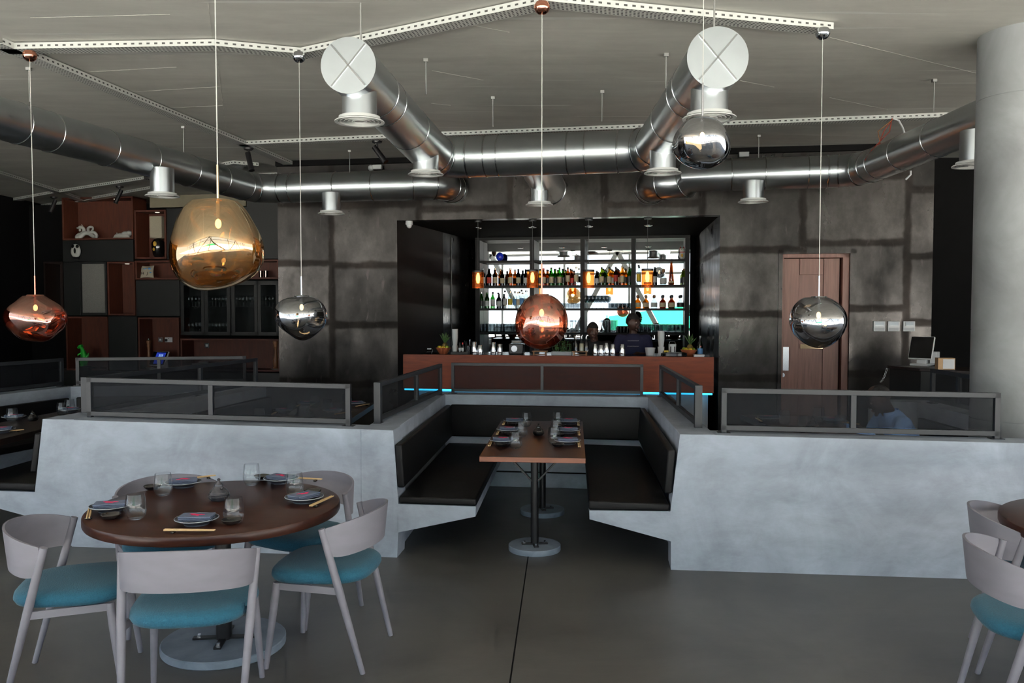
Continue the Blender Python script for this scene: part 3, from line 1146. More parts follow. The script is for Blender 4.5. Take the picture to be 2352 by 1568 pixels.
def flat(v, z):
    return Vector((v.x, v.y, z))


def col4(P, z0=0.0):
    """upright block over a plan quad whose corners carry their top height"""
    return [Vector((p.x, p.y, z0)) for p in P], [Vector(p) for p in P]


LB = thing('concrete_partition', 'pale concrete front wall behind the round table, carrying a seat of the open booth', 'partition', flat(F1, 0)[:], 0, 'concrete booth walls')
# front wall with its bench ends as one profile
prof = [fl(98, 962), fl(903, 988), fl(915, 1160), fl(915, 1222), fl(912, 1280), fl(165, 1255), fl(165, 1213), fl(80, 1130)]
MB().prism(prof, NL * 0.22).build('front_wall', 'concrete_booth', LB, world=True, smooth=0)
b1 = [fl(914, 1157), fl(1093, 1163), fl(1092, 1186), fl(912, 1223)]
MB().prism(b1, DEP * 2.40).build('bench', 'concrete_booth', LB, world=True, smooth=0)
b2 = [fl(82, 1130), fl(-100, 1124), fl(-100, 1141), fl(165, 1213)]
MB().prism(b2, DEP * 2.6).build('bench', 'concrete_booth', LB, world=True, smooth=0)
tl, tr = fl(903, 988), fl(98, 962)
SIDE = Vector((DEP.y, -DEP.x, 0))                          # to the right of DEP


def side_wall(root, c, length, th, z1=None, side=-1, base=0.0):
    p = Vector(c)
    q = p + DEP * length
    q.z = 0.9
    o = SIDE * th * side
    a, t = col4([p, q, q + o, p + o], base)
    return MB().hexa(a, t).build('side_wall', 'concrete_booth', root, world=True, smooth=0, bevel=0.004)


side_wall(LB, tl, 2.45, 0.23)
side_wall(LB, tr + NL * 0.01, 2.0, 0.23, side=1)

RB = thing('concrete_partition', 'pale concrete front wall running into the round column, carrying a seat of the open booth', 'partition', flat(F3, 0)[:], 0, 'concrete booth walls')
prof = [frt(1562, 997), frt(2440, 1020), frt(2440, 1336), frt(1541, 1308), frt(1541, 1243), frt(1540, 1175)]
MB().prism(prof, NR * 0.22).build('front_wall', 'concrete_booth', RB, world=True, smooth=0)
b3 = [frt(1541, 1174), frt(1354, 1172), frt(1354, 1192), frt(1541, 1243)]
MB().prism(b3, DEP * 2.42).build('bench', 'concrete_booth', RB, world=True, smooth=0)
trr = frt(1562, 997)
side_wall(RB, trr, 2.42, 0.23, side=1)

# rear wall of the open booth
RL, RR_ = tl + DEP * 2.44, trr + DEP * 2.44
rl, rr_ = flat(RL, 0.895) - SIDE * 0.23, flat(RR_, 0.895) + SIDE * 0.23
bw = (rr_ - rl).normalized()
bn = Vector((-bw.y, bw.x, 0))
a, t = col4([rl, rr_, rr_ + bn * 0.22, rl + bn * 0.22])
rearw = MB().hexa(a, t).build('concrete_partition', 'concrete_booth', None, smooth=0, bevel=0.004, loc=flat(rl, 0))
tag(rearw, 'concrete rear wall of the open booth, in front of the wooden bar', 'partition', 'concrete booth walls')
sk = MB().bar(flat(rl, 0.15) - bn * 0.004, flat(rr_, 0.15) - bn * 0.004, 0.012, 0.012)
struct(sk.build('trim_5', 'black_matte'))

# low walls of the booths behind
WA = [Vector((-3.05, 6.45, 0)), Vector((-2.63, 9.06, 0))]
wn_ = Vector((-(WA[1] - WA[0]).y, (WA[1] - WA[0]).x, 0)).normalized() * 0.22
a, t = col4([flat(p, 0.9) for p in (WA[0], WA[1], WA[1] + wn_, WA[0] + wn_)])
o = MB().hexa(a, t).build('concrete_partition', 'concrete_booth', None, smooth=0, bevel=0.004, loc=WA[0])
tag(o, 'low concrete wall slanting back between the two left booths under a mesh rail', 'partition', 'concrete booth walls')
WL = [Vector((-5.25, 7.3, 0)), Vector((-4.72, 9.05, 0)), Vector((-2.95, 9.36, 0))]
wl = MB()
for p, q in zip(WL, WL[1:]):
    n = Vector((-(q - p).y, (q - p).x, 0)).normalized() * 0.2
    e2 = (q - p).normalized() * (0.06 if q is WL[1] else 0)
    a, t = col4([flat(x, 0.9) for x in (p, q + e2, q + e2 + n, p + n)])
    wl.hexa(a, t)
o = wl.build('concrete_partition', 'concrete_booth', None, smooth=0, loc=WL[1])
tag(o, 'angled low concrete wall behind the far left booth, before the dark display shelves', 'partition', 'concrete booth walls')
WR = [Vector((3.60, 6.50, 0)), Vector((3.62, 7.55, 0)), Vector((3.25, 7.66, 0))]
wl = MB()
for p, q in zip(WR, WR[1:]):
    n = Vector(((q - p).y, -(q - p).x, 0)).normalized() * 0.2
    e2 = (q - p).normalized() * (0.18 if q is WR[1] else 0)
    a, t = col4([flat(x, 0.9) for x in (p, q + e2, q + e2 + n, p + n)])
    wl.hexa(a, t)
o = wl.build('concrete_partition', 'concrete_booth', None, smooth=0, loc=WR[1])
tag(o, 'low concrete wall behind the seated man, ending at the round column', 'partition', 'concrete booth walls')


# ------------------------------------------------------------------ black upholstery
def cushion(pts, vec, label, cat='cushion', bev=0.014, group='black booth upholstery'):
    c = sum((Vector(p) for p in pts), Vector()) / len(pts)
    o = MB().prism(pts, vec).build('booth_cushion', 'leather', None, smooth=0, bevel=bev, bseg=4, loc=c)
    for p in o.data.polygons:
        p.use_smooth = True
    tag(o, label, cat, group)
    return o


u5 = 0.004
cushion([fl(917, 1156.5), fl(1094, 1162.5), fl(1094, 1145), fl(916, 1140)], DEP * 2.36, 'black leather seat pad on the open booth bench next to the round table')
cushion([frt(1352, 1171), frt(1537.5, 1174.5), frt(1538, 1157), frt(1352, 1149)], DEP * 2.36, 'black leather seat pad on the open booth bench next to the long wall')
lin_ = SIDE * 0.055
pa, pb = fl(904.5, 1020), fl(911, 1120)
cushion([pa + SIDE * .004, pa + lin_, pb + lin_, pb + SIDE * .004], DEP * 2.40, 'black leather back pad of the open booth on the side of the round table')
pa, pb = frt(1553.5, 1033), frt(1545, 1134)
cushion([pa - SIDE * .004, pa - lin_, pb - lin_, pb - SIDE * .004], DEP * 2.36, 'black leather back pad of the open booth on the side of the long wall')
ba, bb = flat(RL, 0) + SIDE * 0.06, flat(RR_, 0) - SIDE * 0.06
cushion([flat(ba, .80) - bn * .004, flat(ba, .80) - bn * .06, flat(ba, .49) - bn * .06, flat(ba, .49) - bn * .004], bb - ba, 'long black leather back pad on the rear wall of the open booth')
# booths behind
cushion([fl(80, 1128), fl(-98, 1122), fl(-98, 1104), fl(81, 1110)], DEP * 2.2, 'black leather seat pad of the booth cut by the photo edge')
pa, pb = fl(95, 995), fl(84, 1085)
cushion([pa - SIDE * .004, pa - lin_, pb - lin_, pb - SIDE * .004], DEP * 1.9, 'black leather back pad of the booth cut by the photo edge')
n = (WL[1] - WL[0]).normalized()
m_ = Vector((n.y, -n.x, 0))
p = WL[0]
cushion([flat(p, .79) + m_ * .004, flat(p, .79) + m_ * .06, flat(p, .45) + m_ * .06, flat(p, .45) + m_ * .004], (WL[1] - WL[0]) * 0.96, 'black leather back pad on the angled low wall at the far left')
sb = [flat(q, 0) for q in (WL[0] + m_ * .07, WL[1] + m_ * .07 - n * .05, WL[1] + m_ * .40 - n * .05, WL[0] + m_ * .40)]
fb = MB().prism(sb, (0, 0, 0.39)).build('bench', 'concrete_booth', None, smooth=0, loc=sb[0])
tag(fb, 'concrete bench block along the angled low wall at the far left', 'bench')
cushion([flat(q, .392) for q in sb], (0, 0, .06), 'black leather seat pad along the angled low wall at the far left')
n = (WL[2] - WL[1]).normalized()
m_ = Vector((n.y, -n.x, 0))
p = WL[1] + n * 0.07
cushion([flat(p, .79) + m_ * .004, flat(p, .79) + m_ * .06, flat(p, .45) + m_ * .06, flat(p, .45) + m_ * .004], (WL[2] - WL[1]) * 0.9, 'black leather back pad facing the far left dark table')
n = (WA[1] - WA[0]).normalized()
m_ = Vector((n.y, -n.x, 0))
cushion([flat(WA[0], .80) + m_ * .004, flat(WA[0], .80) + m_ * .06, flat(WA[0], .45) + m_ * .06, flat(WA[0], .45) + m_ * .004], WA[1] - WA[0], 'black leather back pad on the slanting low wall behind the front mesh rail')
n = (WR[1] - WR[0]).normalized()
m_ = Vector((-n.y, n.x, 0))
p = WR[0] + n * 0.02
cushion([flat(p, .78) + m_ * .004, flat(p, .78) + m_ * .06, flat(p, .42) + m_ * .06, flat(p, .42) + m_ * .004], n * 0.9, 'black leather back pad behind the seated man')
sp_ = [(3.46, 5.95), (3.46, 7.4), (3.0, 7.4), (3.0, 5.95)]
MBs = MB().prism([Vector((x, y, 0.0)) for x, y in sp_], (0, 0, 0.30))
tag(MBs.build('bench', 'concrete_booth', None, smooth=0, loc=(3.25, 6.7, 0)), 'concrete bench block under the seated man', 'bench')
cushion([Vector((x, y, 0.302)) for x, y in sp_], (0, 0, 0.06), 'black leather seat pad under the man in the blue shirt')


# ------------------------------------------------------------------ mesh rails on the walls
def rail(A, B, label, h=0.305, posts=(0.48,), w=0.034, gap=0.02, thick_a=0.0):
    A, B = Vector(A), Vector(B)
    c = (A + B) / 2
    r = thing('mesh_rail', label, 'railing', A[:], 0, 'mesh rails on the booth walls')
    up = Vector((0, 0, 1))
    d = (B - A).normalized()
    f = MB()
    f.bar(A + up * (h - w / 2), B + up * (h - w / 2), w, w)
    f.bar(A + up * (gap + w / 2), B + up * (gap + w / 2), w, w)
    f.build('rail_frame', 'rail_metal', r, world=True, smooth=0, bevel=0.002)
    for P in (A, B):
        q = P + d * (w / 2) * (1 if P is A else -1)
        p = MB()
        ww = thick_a if (thick_a and P is A) else w
        p.bar(q, q + up * h, ww, ww, d)
        p.box(q + up * 0.003, (0.085, 0.06, 0.006), math.atan2(d.y, d.x))
        p.build('post', 'rail_metal', r, world=True, smooth=0)
    for t in posts:
        q = A.lerp(B, t)
        MB().bar(q + up * (gap + w), q + up * (h - w), w, w, d).build('mid_post', 'rail_metal', r, world=True, smooth=0)
    MB().bar(A + up * (gap + w / 2 + 0.135), B + up * (gap + w / 2 + 0.135), 0.003, h - gap - 2 * w + 0.01).build('mesh_panel', 'rail_mesh', r, world=True, smooth=0)
    return r


rail(at_z(203, 960, .921), at_z(806, 979, .895), 'long dark mesh rail on the concrete wall behind the round table')
rail(at_z(1656, 994, .902), at_z(2294, 1008, .884), 'long dark mesh rail in front of the seated man')
rail(at_z(867, 973, .89), at_z(1012, 907, .897), 'dark mesh rail on the open booth side wall, over the round-table side', posts=(0.55,), thick_a=0.05)
rail(at_z(1604, 985, .9), at_z(1518, 911, .897), 'dark mesh rail on the open booth side wall, over the long-wall side', posts=(0.45,), thick_a=0.05)
rail(flat(rl, .895) + bw * 0.27 + bn * 0.11, flat(rr_, .895) - bw * 0.27 + bn * 0.11, 'dark mesh rail on the open booth rear wall, before the bar', w=0.028)
rail(Vector((3.70, 6.56, .9)), Vector((3.72, 7.5, .9)), 'dark mesh rail on the low wall behind the seated man, by the column', posts=(0.5,))
rail(flat(WA[0] + wn_ * 0.5, .9) + Vector((-0.17, 0.12, 0)), flat(WA[1] + wn_ * 0.5, .9), 'dark mesh rail slanting back from the thick post behind the front mesh rail', posts=(0.6,), thick_a=0.05)
n = Vector((-(WL[1] - WL[0]).y, (WL[1] - WL[0]).x, 0)).normalized() * 0.1
rail(flat(WL[0] + n, .9), flat(WL[1] + n, .9), 'dark mesh rail on the angled low wall at the far left edge', posts=())
n = Vector((-(WL[2] - WL[1]).y, (WL[2] - WL[1]).x, 0)).normalized() * 0.1
rail(flat(WL[1] + n, .9) + Vector((.03, .0, 0)), flat(WL[2] + n, .9), 'dark mesh rail before the touch-screen till on the shelves')

# ================================================================== TABLES
ZT = 0.735


def pedestal(root, c, zt, r_disc=0.188, h_disc=0.035, r_col=0.03, brace=None):
    base = MB().lathe([(0, 0), (r_disc * 0.99, 0), (r_disc, 0.004), (r_disc, h_disc - 0.004), (r_disc * 0.985, h_disc), (0, h_disc)], c, 48)
    bo = base.build('base_disc', 'concrete_disc', root, world=True, smooth=30)
    MB().tube([(c[0], c[1], h_disc), (c[0], c[1], zt)], r_col, 24).build('column', 'black_metal', root, world=True)
    k = MB()
    L = r_disc * 0.5
    for a in (0, PI / 2):
        k.box((c[0], c[1], h_disc + 0.005), (2 * L, 0.035, 0.01), a + 0.1)
    k.build('foot_plate', 'black_metal', root, world=True, smooth=0)
    for a in range(4):
        t = a * PI / 2 + 0.1
        MB().tube([(c[0] + math.cos(t) * L * 0.8, c[1] + math.sin(t) * L * 0.8, h_disc + 0.01), (c[0] + math.cos(t) * L * 0.8, c[1] + math.sin(t) * L * 0.8, h_disc + 0.024)], 0.009, 6).build('bolt', 'chrome', root, world=True)
    if brace:
        s, d2 = brace
        m = MB()
        for sg_ in (-1, 1):
            m.bar((c[0] + s.x * 0.02 * sg_, c[1] + s.y * 0.02 * sg_, zt - 0.2), (c[0] + s.x * 0.2 * sg_, c[1] + s.y * 0.2 * sg_, zt - 0.012), 0.012, 0.03, d2)
        m.bar((c[0] - s.x * 0.28, c[1] - s.y * 0.28, zt - 0.012), (c[0] + s.x * 0.28, c[1] + s.y * 0.28, zt - 0.012), 0.05, 0.012)
        m.build('brace', 'black_metal', root, world=True, smooth=0)


tp = [at_z(1101, 1048, ZT), at_z(1345, 1052, ZT), at_z(1338, 967, ZT), at_z(1151, 966, ZT)]
ct = sum(tp, Vector()) / 4
CT = thing('booth_table', 'rectangular dark wood table on two round concrete feet in the open booth', 'table', flat(ct, 0)[:])
top = MB().prism([flat(p, ZT - 0.036) for p in tp], (0, 0, 0.034)).build('table_top', 'wood_edge', CT, world=True, smooth=0, bevel=0.002)
MB().prism([flat(p, ZT - 0.0025).lerp(flat(ct, ZT - 0.0025), 0.002) for p in tp], (0, 0, 0.0025)).build('top_veneer', 'wood_table', top, world=True, smooth=0)
for px, py in ((1228, 1252), (1246, 1170)):
    c = at_z(px, py, 0.03)
    pedestal(CT, (c.x, c.y, 0), ZT - 0.036, 0.188, 0.04, 0.028, (SIDE, DEP))

RTC = Vector((-1.52, 4.33, 0))
RTR = 0.623


def round_table(c, R_, label):
    t = thing('round_table', label, 'table', c[:])
    MB().lathe([(0, ZT - 0.05), (R_ - 0.03, ZT - 0.05), (R_ - 0.004, ZT - 0.046), (R_, ZT - 0.038), (R_, ZT - 0.01), (R_ - 0.004, ZT - 0.002), (R_ - 0.01, ZT), (0, ZT)], c, 96).build('table_top', 'wood_table', t, world=True, smooth=40)
    return t


RT = round_table(RTC, RTR, 'round dark brown table set for five on a round concrete foot')
pedestal(RT, (-1.49, 4.33, 0), ZT - 0.05, 0.31, 0.04, 0.04)
RT2C = Vector((2.99, 3.90, 0))
RT2 = round_table(RT2C, 0.64, 'round table showing only its rim at the edge of the photo, two chairs beside it')
pedestal(RT2, RT2C, ZT - 0.05, 0.31, 0.04, 0.04)


def dark_table(pts, label):
    P = [Vector(p) for p in pts]
    c = sum(P, Vector()) / 4
    t = thing('booth_table', label, 'table', flat(c, 0)[:])
    MB().prism([flat(p, ZT - 0.05) for p in P], (0, 0, 0.05)).build('table_top', 'wood_dark', t, world=True, smooth=0, bevel=0.003)
    e = (P[3] - P[0]) * 0.28
    for k in (-1, 1):
        q = c + e * k
        MB().tube([(q.x, q.y, 0.03), (q.x, q.y, ZT - 0.05)], 0.03, 16).build('column', 'black_metal', t, world=True)
        MB().lathe([(0, 0), (0.19, 0), (0.19, 0.035), (0, 0.035)], (q.x, q.y, 0), 32).build('base_disc', 'concrete_disc', t, world=True, smooth=30)
    return t


dark_table([(-2.38, 6.9, 0), (-1.47, 6.9, 0), (-1.45, 8.96, 0), (-2.10, 9.05, 0)], 'dark table laid behind the long mesh rail near the open booth')
dark_table([(-4.70, 5.9, 0), (-3.95, 5.9, 0), (-3.88, 8.25, 0), (-4.4, 8.3, 0)], 'dark table laid in the far left booth cut by the photo edge')
dark_table([(2.28, 6.1, 0), (2.95, 6.1, 0), (3.02, 7.85, 0), (2.16, 8.0, 0)], 'dark table laid in front of the seated man')

# ================================================================== CHAIRS


def chair_master():
    t = thing('dining_chair', 'x', 'chair')
    # seat
    m = MB()
    n = 40

    def ringpts(s, z, k=1.0):
        out = []
        for i in range(n):
            a = 2 * PI * i / n
            cx_, sy_ = math.cos(a), math.sin(a)
            e_ = 2 / 3.2
            x = math.copysign(abs(cx_) ** e_, cx_)
            y = math.copysign(abs(sy_) ** e_, sy_)
            hw = 0.256 + 0.018 * y
            out.append(Vector((x * hw * s, -0.005 + y * 0.25 * s, z)))
        return out
    rows = [(0.0, 0.418), (0.86, 0.418), (0.965, 0.425), (1.0, 0.442), (0.985, 0.462), (0.93, 0.477), (0.8, 0.486), (0.5, 0.488), (0.0, 0.486)]
    prev = None
    for s, z in rows:
        cur = [m.bm.verts.new(p) for p in ringpts(s, z)] if s > 0 else [m.bm.verts.new(Vector((0, 0.005, z)))]
        if prev:
            for i in range(n):
                j = (i + 1) % n
                if len(prev) == 1:
                    m.bm.faces.new([prev[0], cur[i], cur[j]])
                elif len(cur) == 1:
                    m.bm.faces.new([prev[i], prev[j], cur[0]])
                else:
                    m.bm.faces.new([prev[i], prev[j], cur[j], cur[i]])
        prev = cur
    m.build('seat', 'teal_fabric', t, smooth=60)
    # back shell
    m = MB()
    NA, NZ = 36, 6
    th = 0.011

    def sp(u, v, o):
        a = (u * 2 - 1) * math.radians(86)
        top = 0.700 + 0.062 * max(0, math.cos(a)) ** 0.9
        edge = max(0.0, (abs(a) - math.radians(60)) / math.radians(26))
        bot = 0.555 + 0.028 * math.cos(a) + 0.02 * edge ** 2
        z = bot + (top - bot) * v
        k = 1 + (z - 0.70) * 0.55 * max(0.0, math.cos(a))
        rx, ry = 0.274 + o, (0.205 + o) * k
        return Vector((rx * math.sin(a) * (1 + (z - 0.7) * 0.12), -0.08 - ry * math.cos(a), z))
    G = [[[m.bm.verts.new(sp(i / NA, j / NZ, o)) for j in range(NZ + 1)] for i in range(NA + 1)] for o in (0, th)]
    for i in range(NA):
        for j in range(NZ):
            m.bm.faces.new([G[0][i][j], G[0][i + 1][j], G[0][i + 1][j + 1], G[0][i][j + 1]])
            m.bm.faces.new([G[1][i][j + 1], G[1][i + 1][j + 1], G[1][i + 1][j], G[1][i][j]])
        for j in (0, NZ):
            m.bm.faces.new([G[0][i][j], G[1][i][j], G[1][i + 1][j], G[0][i + 1][j]])
    for i in (0, NA):
        for j in range(NZ):
            m.bm.faces.new([G[0][i][j], G[0][i][j + 1], G[1][i][j + 1], G[1][i][j]])
    m.build('backrest', 'chair_paint', t, smooth=40)
    for s in (-1, 1):
        p0_, p1_ = Vector((s * 0.281, -0.075, 0.703)), Vector((s * 0.238, -0.258, 0.0))
        MB().tube([p0_, p0_.lerp(p1_, 0.4), p1_], [0.0165, 0.0195, 0.0125], 16).build('leg', 'chair_paint', t)
        p0_, p1_ = Vector((s * 0.222, 0.175, 0.418)), Vector((s * 0.246, 0.225, 0.0))
        MB().tube([p0_, p0_.lerp(p1_, 0.25), p1_], [0.019, 0.0195, 0.0125], 16).build('leg', 'chair_paint', t)
    rl_ = lambda z: Vector((0.281, -0.075, 0.703)).lerp(Vector((0.238, -0.258, 0)), 1 - z / 0.703)
    q = rl_(0.40)
    for s in (-1, 1):
        MB().bar((s * q.x, q.y, 0.402), (s * 0.223, 0.18, 0.402), 0.015, 0.034).build('seat_rail', 'chair_paint', t, smooth=0)
    return t


CH = chair_master()
chairs = [
    (-1.40, 3.70, 97, 'teal-seated chair seen squarely from behind, in front of the round table'),
    (-2.04, 3.95, 15, 'teal-seated chair cut by the photo edge beside the round table'),
    (-0.935, 4.26, 172, 'teal-seated chair standing sideways between the round table and the open booth'),
    (-1.22, 4.82, -121, 'chair behind the round table, nearer the open booth, its curved back turned away'),
    (-1.91, 4.72, -62, 'chair behind the round table, only its curved back rim showing over the plates'),
    (2.22, 3.50, -14, 'teal-seated chair at the other photo edge, nearer of the two'),
    (2.56, 4.10, -25, 'chair at the other photo edge, tucked at the table rim behind another chair'),
]
for i, (x, y, a, lb) in enumerate(chairs):
    rz = math.radians(a - 90)
    if i == 0:
        CH.location, CH.rotation_euler = (x, y, 0), (0, 0, rz)
        CH['label'] = lb
        CH['group'] = 'teal dining chairs'
    else:
        dup(CH, (x, y, 0), rz, lb)

# ================================================================== PENDANT LAMPS


def pendant(cx_, cy_, D, hw, hh, mat, metal, label, seed, rod=0.2, lean=0.0, canopy=True, bulb_up=0.3, amp=0.07):
    c = at_y(cx_, cy_, D)
    k = D / FPX
    rx, rz = hw * k, hh * k
    rnd = random.Random(seed)
    waves = [(Vector((rnd.uniform(-1, 1), rnd.uniform(-1, 1), rnd.uniform(-1, 1))).normalized(), rnd.uniform(1.6, 3.6), rnd.uniform(0, 6.28), rnd.uniform(0.4, 1.0)) for _ in range(6)]
    t = thing('pendant_lamp', label, 'lamp', (c.x, c.y, c.z + rz), 0, 'blown metallic globe pendants')
    base_r = max(rx, rz)

    def fn(p):
        d = p.normalized()
        s = 0
        for w, f, ph, am in waves:
            s += am * math.sin(f * d.dot(w) * 1.7 + ph)
        q = p * (1 + amp * s / 2.2)
        q.x += lean * p.z
        q.z = min(q.z, rz * 0.93)
        return q
    m = MB().ball(c, (rx, rx, rz), 56, 40, fn)
    lo = min(v.co.z for v in m.bm.verts)
    xs = [v.co.x for v in m.bm.verts]
    sx_ = 2 * rx / (max(xs) - min(xs))
    mx = (max(xs) + min(xs)) / 2
    sz_ = 2 * rz / (max(v.co.z for v in m.bm.verts) - lo)
    hi = max(v.co.z for v in m.bm.verts)
    for v in m.bm.verts:
        v.co.x = c.x + (v.co.x - mx) * sx_
        v.co.z = c.z + rz + (v.co.z - hi) * sz_
    m.build('shade', mat, t, world=True, smooth=180)
    zt = c.z + rz
    MB().lathe([(0, 0.008), (rx * 0.26, 0.008), (rx * 0.29, 0.0), (rx * 0.26, -0.006), (0, -0.006)], (c.x, c.y, zt), 32).build('top_plate', metal, t, world=True)
    MB().tube([(c.x, c.y, zt), (c.x, c.y, zt + rod)], 0.006, 12).build('rod', metal, t, world=True)
    MB().tube([(c.x, c.y, zt + rod - 0.005), (c.x, c.y, ZC - 0.06)], 0.0028, 8).build('cord', 'cord_grey', t, world=True)
    zc = ZC - 0.055 - 0.04
    MB().lathe([(0, -0.045), (0.022, -0.041), (0.040, -0.028), (0.050, -0.006), (0.05, 0.012), (0.038, 0.032), (0, 0.04)], (c.x, c.y, zc), 28).build('ceiling_cup', metal, t, world=True)
    b = MB().ball((c.x, c.y, c.z + rz * bulb_up), (0.015, 0.015, 0.024), 16, 12)
    bo = b.build('bulb', 'bulb_warm', t, world=True)
    MB().tube([(c.x, c.y, c.z + rz * bulb_up + 0.03), (c.x, c.y, zt)], 0.011, 12).build('lamp_holder', metal, bo, world=True)
    ld = bpy.data.lights.new('bulb_light', 'POINT')
    ld.energy = 0.12
    ld.color = (1.0, 0.8, 0.55)
    ld.shadow_soft_size = 0.03
    lo_ = bpy.data.objects.new('bulb_light', ld)
    COL.objects.link(lo_)
    lo_.parent = bo
    lo_.location = (0, 0, -rz + rz * bulb_up - 0.05)
    return t


pendant(502, 565, 4.25, 106, 102, 'melt_gold', 'gold_metal', 'large gold blown-glass pendant lamp with a glowing bulb', 11, 0.18, 0.05, bulb_up=0.5, amp=0.08)
pendant(82, 732, 6.42, 66, 53, 'melt_copper', 'copper_metal', 'squat copper pendant lamp over the far left booth', 5, 0.15, 0.0, bulb_up=0.48, amp=0.065)
pendant(693, 731, 6.45, 58, 51, 'melt_chrome', 'chrome', 'mirror-chrome pendant lamp before the left part of the steel wall', 23, 0.15, 0.0, bulb_up=0.5, amp=0.09)
pendant(1244, 740, 5.40, 61, 62, 'melt_copper', 'copper_metal', 'round copper pendant lamp hanging before the bar', 31, 0.2, 0.0, bulb_up=0.35, amp=0.05)
pendant(1880, 741, 5.90, 64, 58, 'melt_chrome', 'chrome', 'mirror-chrome pendant lamp before the wooden door', 42, 0.15, 0.0, bulb_up=0.3, amp=0.06)
pendant(1613, 330, 4.9, 63, 57, 'melt_chrome', 'brushed_chrome', 'smoky chrome pendant lamp hanging high before a round duct end', 53, 0.2, 0.02, bulb_up=0.3, amp=0.09)


# ================================================================== THE BAR
IN = -NB                                       # into the back wall


def wbox(mb, px0, px1, y0, z0, z1, dep):
    a, b = back(px0, 705, y0), back(px1, 705, y0)
    v = IN * dep
    return mb.prism([flat(a, z0), flat(b, z0), flat(b + v, z0), flat(a + v, z0)], (0, 0, z1 - z0))


def zat(px, py, y0):
    return back(px, py, y0).z


ZB = 1.118
bc = flat(back(1280, 705, CNT), 0)
bar = thing('bar_counter', 'long reddish wood bar counter with a glowing blue strip under its front', 'bar', bc[:])
wbox(MB(), 925, 1641, CNT, 0.66, ZB, 0.05).build('front_panel', 'wood_bar', bar, world=True, smooth=0, bevel=0.003)
wbox(MB(), 950, 1634, CNT + 0.05, ZB - 0.045, ZB - 0.004, 0.6).build('worktop', 'black_gloss', bar, world=True, smooth=0)
wbox(MB(), 962, 1628, CNT + 0.16, 0, 0.66, 0.4).build('base', 'grey_plastic', bar, world=True, smooth=0)
wbox(MB(), 928, 1638, CNT + 0.06, 0.632, 0.657, 0.02).build('light_strip', 'led_cyan', bar, world=True, smooth=0)

# back bar: cabinet, shelves, mirror
zs = [zat(1337, y, SHELF) for y in (764, 708, 654.5, 596.5)]
zt_ = zat(1337, 549, SHELF)
cabn = thing('back_bar_cabinet', 'low black cabinet under the bottle shelves behind the bar', 'cabinet', flat(back(1340, 705, SHELF), 0)[:])
wbox(MB(), 1096, 1582, SHELF - 0.1, 0, 0.93, 0.5).build('carcass', 'cabinet_black', cabn, world=True, smooth=0)
wbox(MB(), 1094, 1584, SHELF - 0.13, 0.93, 0.96, 0.54).build('worktop', 'black_gloss', cabn, world=True, smooth=0)
sh = thing('bottle_shelving', 'black steel shelving of four bays full of bottles and glasses behind the bar', 'shelf', flat(back(1340, 705, SHELF), 0)[:])
for z in zs:
    wbox(MB(), 1094, 1583, SHELF, z - 0.035, z, 0.34).build('shelf', 'shelf_black', sh, world=True, smooth=0)
for px in (1097, 1221.5, 1337.5, 1454, 1578):
    w2 = 5.0
    wbox(MB(), px - w2, px + w2, SHELF + 0.01, 0.96, zt_, 0.34).build('upright', 'shelf_black', sh, world=True, smooth=0)
wbox(MB(), 1092, 1584, SHELF, zt_, zt_ + 0.08, 0.34).build('top_beam', 'shelf_black', sh, world=True, smooth=0)
mi = wbox(MB(), 1096, 1584, SHELF + 0.36, 0.96, zt_, 0.012).build('bar_mirror', 'mirror', None, smooth=0, loc=flat(back(1340, 705, SHELF + .36), 1.5))
tag(mi, 'large mirror behind the bottle shelves reflecting the bright windows', 'mirror')

# ------------------------------------------------------------------ bottles


def bottle_master(kind, h):
    t = thing('bottle', 'x', 'bottle', (0, 0, -50))
    if kind == 'tall':
        r = 0.037
        pr = [(0, 0), (r, 0.0), (r, 0.60 * h), (r * 0.9, 0.66 * h), (0.016, 0.77 * h), (0.0135, 0.95 * h), (0, 0.95 * h)]
        lb, cp = (0.14 * h, 0.48 * h), (0.90 * h, h)
        rl2, rc = r + 0.0008, 0.0155
    elif kind == 'slim':
        r = 0.034
        pr = [(0, 0), (r, 0.0), (r, 0.68 * h), (r * 0.7, 0.76 * h), (0.0145, 0.80 * h), (0.0135, 0.96 * h), (0, 0.96 * h)]
        lb, cp = (0.2 * h, 0.55 * h), (0.90 * h, h)
        rl2, rc = r + 0.0008, 0.0155
    elif kind == 'squat':
        r = 0.048
        pr = [(0, 0), (r * 0.95, 0.0), (r, 0.1 * h), (r * 0.96, 0.5 * h), (r * 0.6, 0.62 * h), (0.017, 0.68 * h), (0.016, 0.8 * h), (0, 0.8 * h)]
        lb, cp = (0.10 * h, 0.44 * h), (0.80 * h, h)
        rl2, rc = r + 0.0015, 0.022
    else:
        r = 0.042
        pr = [(0, 0), (r * 0.8, 0.0), (r, 0.05 * h), (r * 0.6, 0.45 * h), (0.011, 0.85 * h), (0.010, 0.97 * h), (0, 0.97 * h)]
        lb, cp = (0.06 * h, 0.14 * h), (0.95 * h, h)
        rl2, rc = r * 0.97, 0.012
    MB().lathe(pr, (0, 0, 0), 20).build('glass_body', 'glass', t)
    MB().lathe([(rl2, lb[0]), (rl2, lb[1])], (0, 0, 0), 20).build('label', 'label_white', t)
    m = MB().lathe([(0, cp[0]), (rc, cp[0]), (rc, cp[1] - 0.003), (rc - 0.003, cp[1]), (0, cp[1])], (0, 0, 0), 16)
    if kind == 'squat':
        m.ball((0, 0, h * 0.9), (0.024, 0.024, 0.026), 14, 10)
    m.build('cap', 'black_metal', t)
    return t


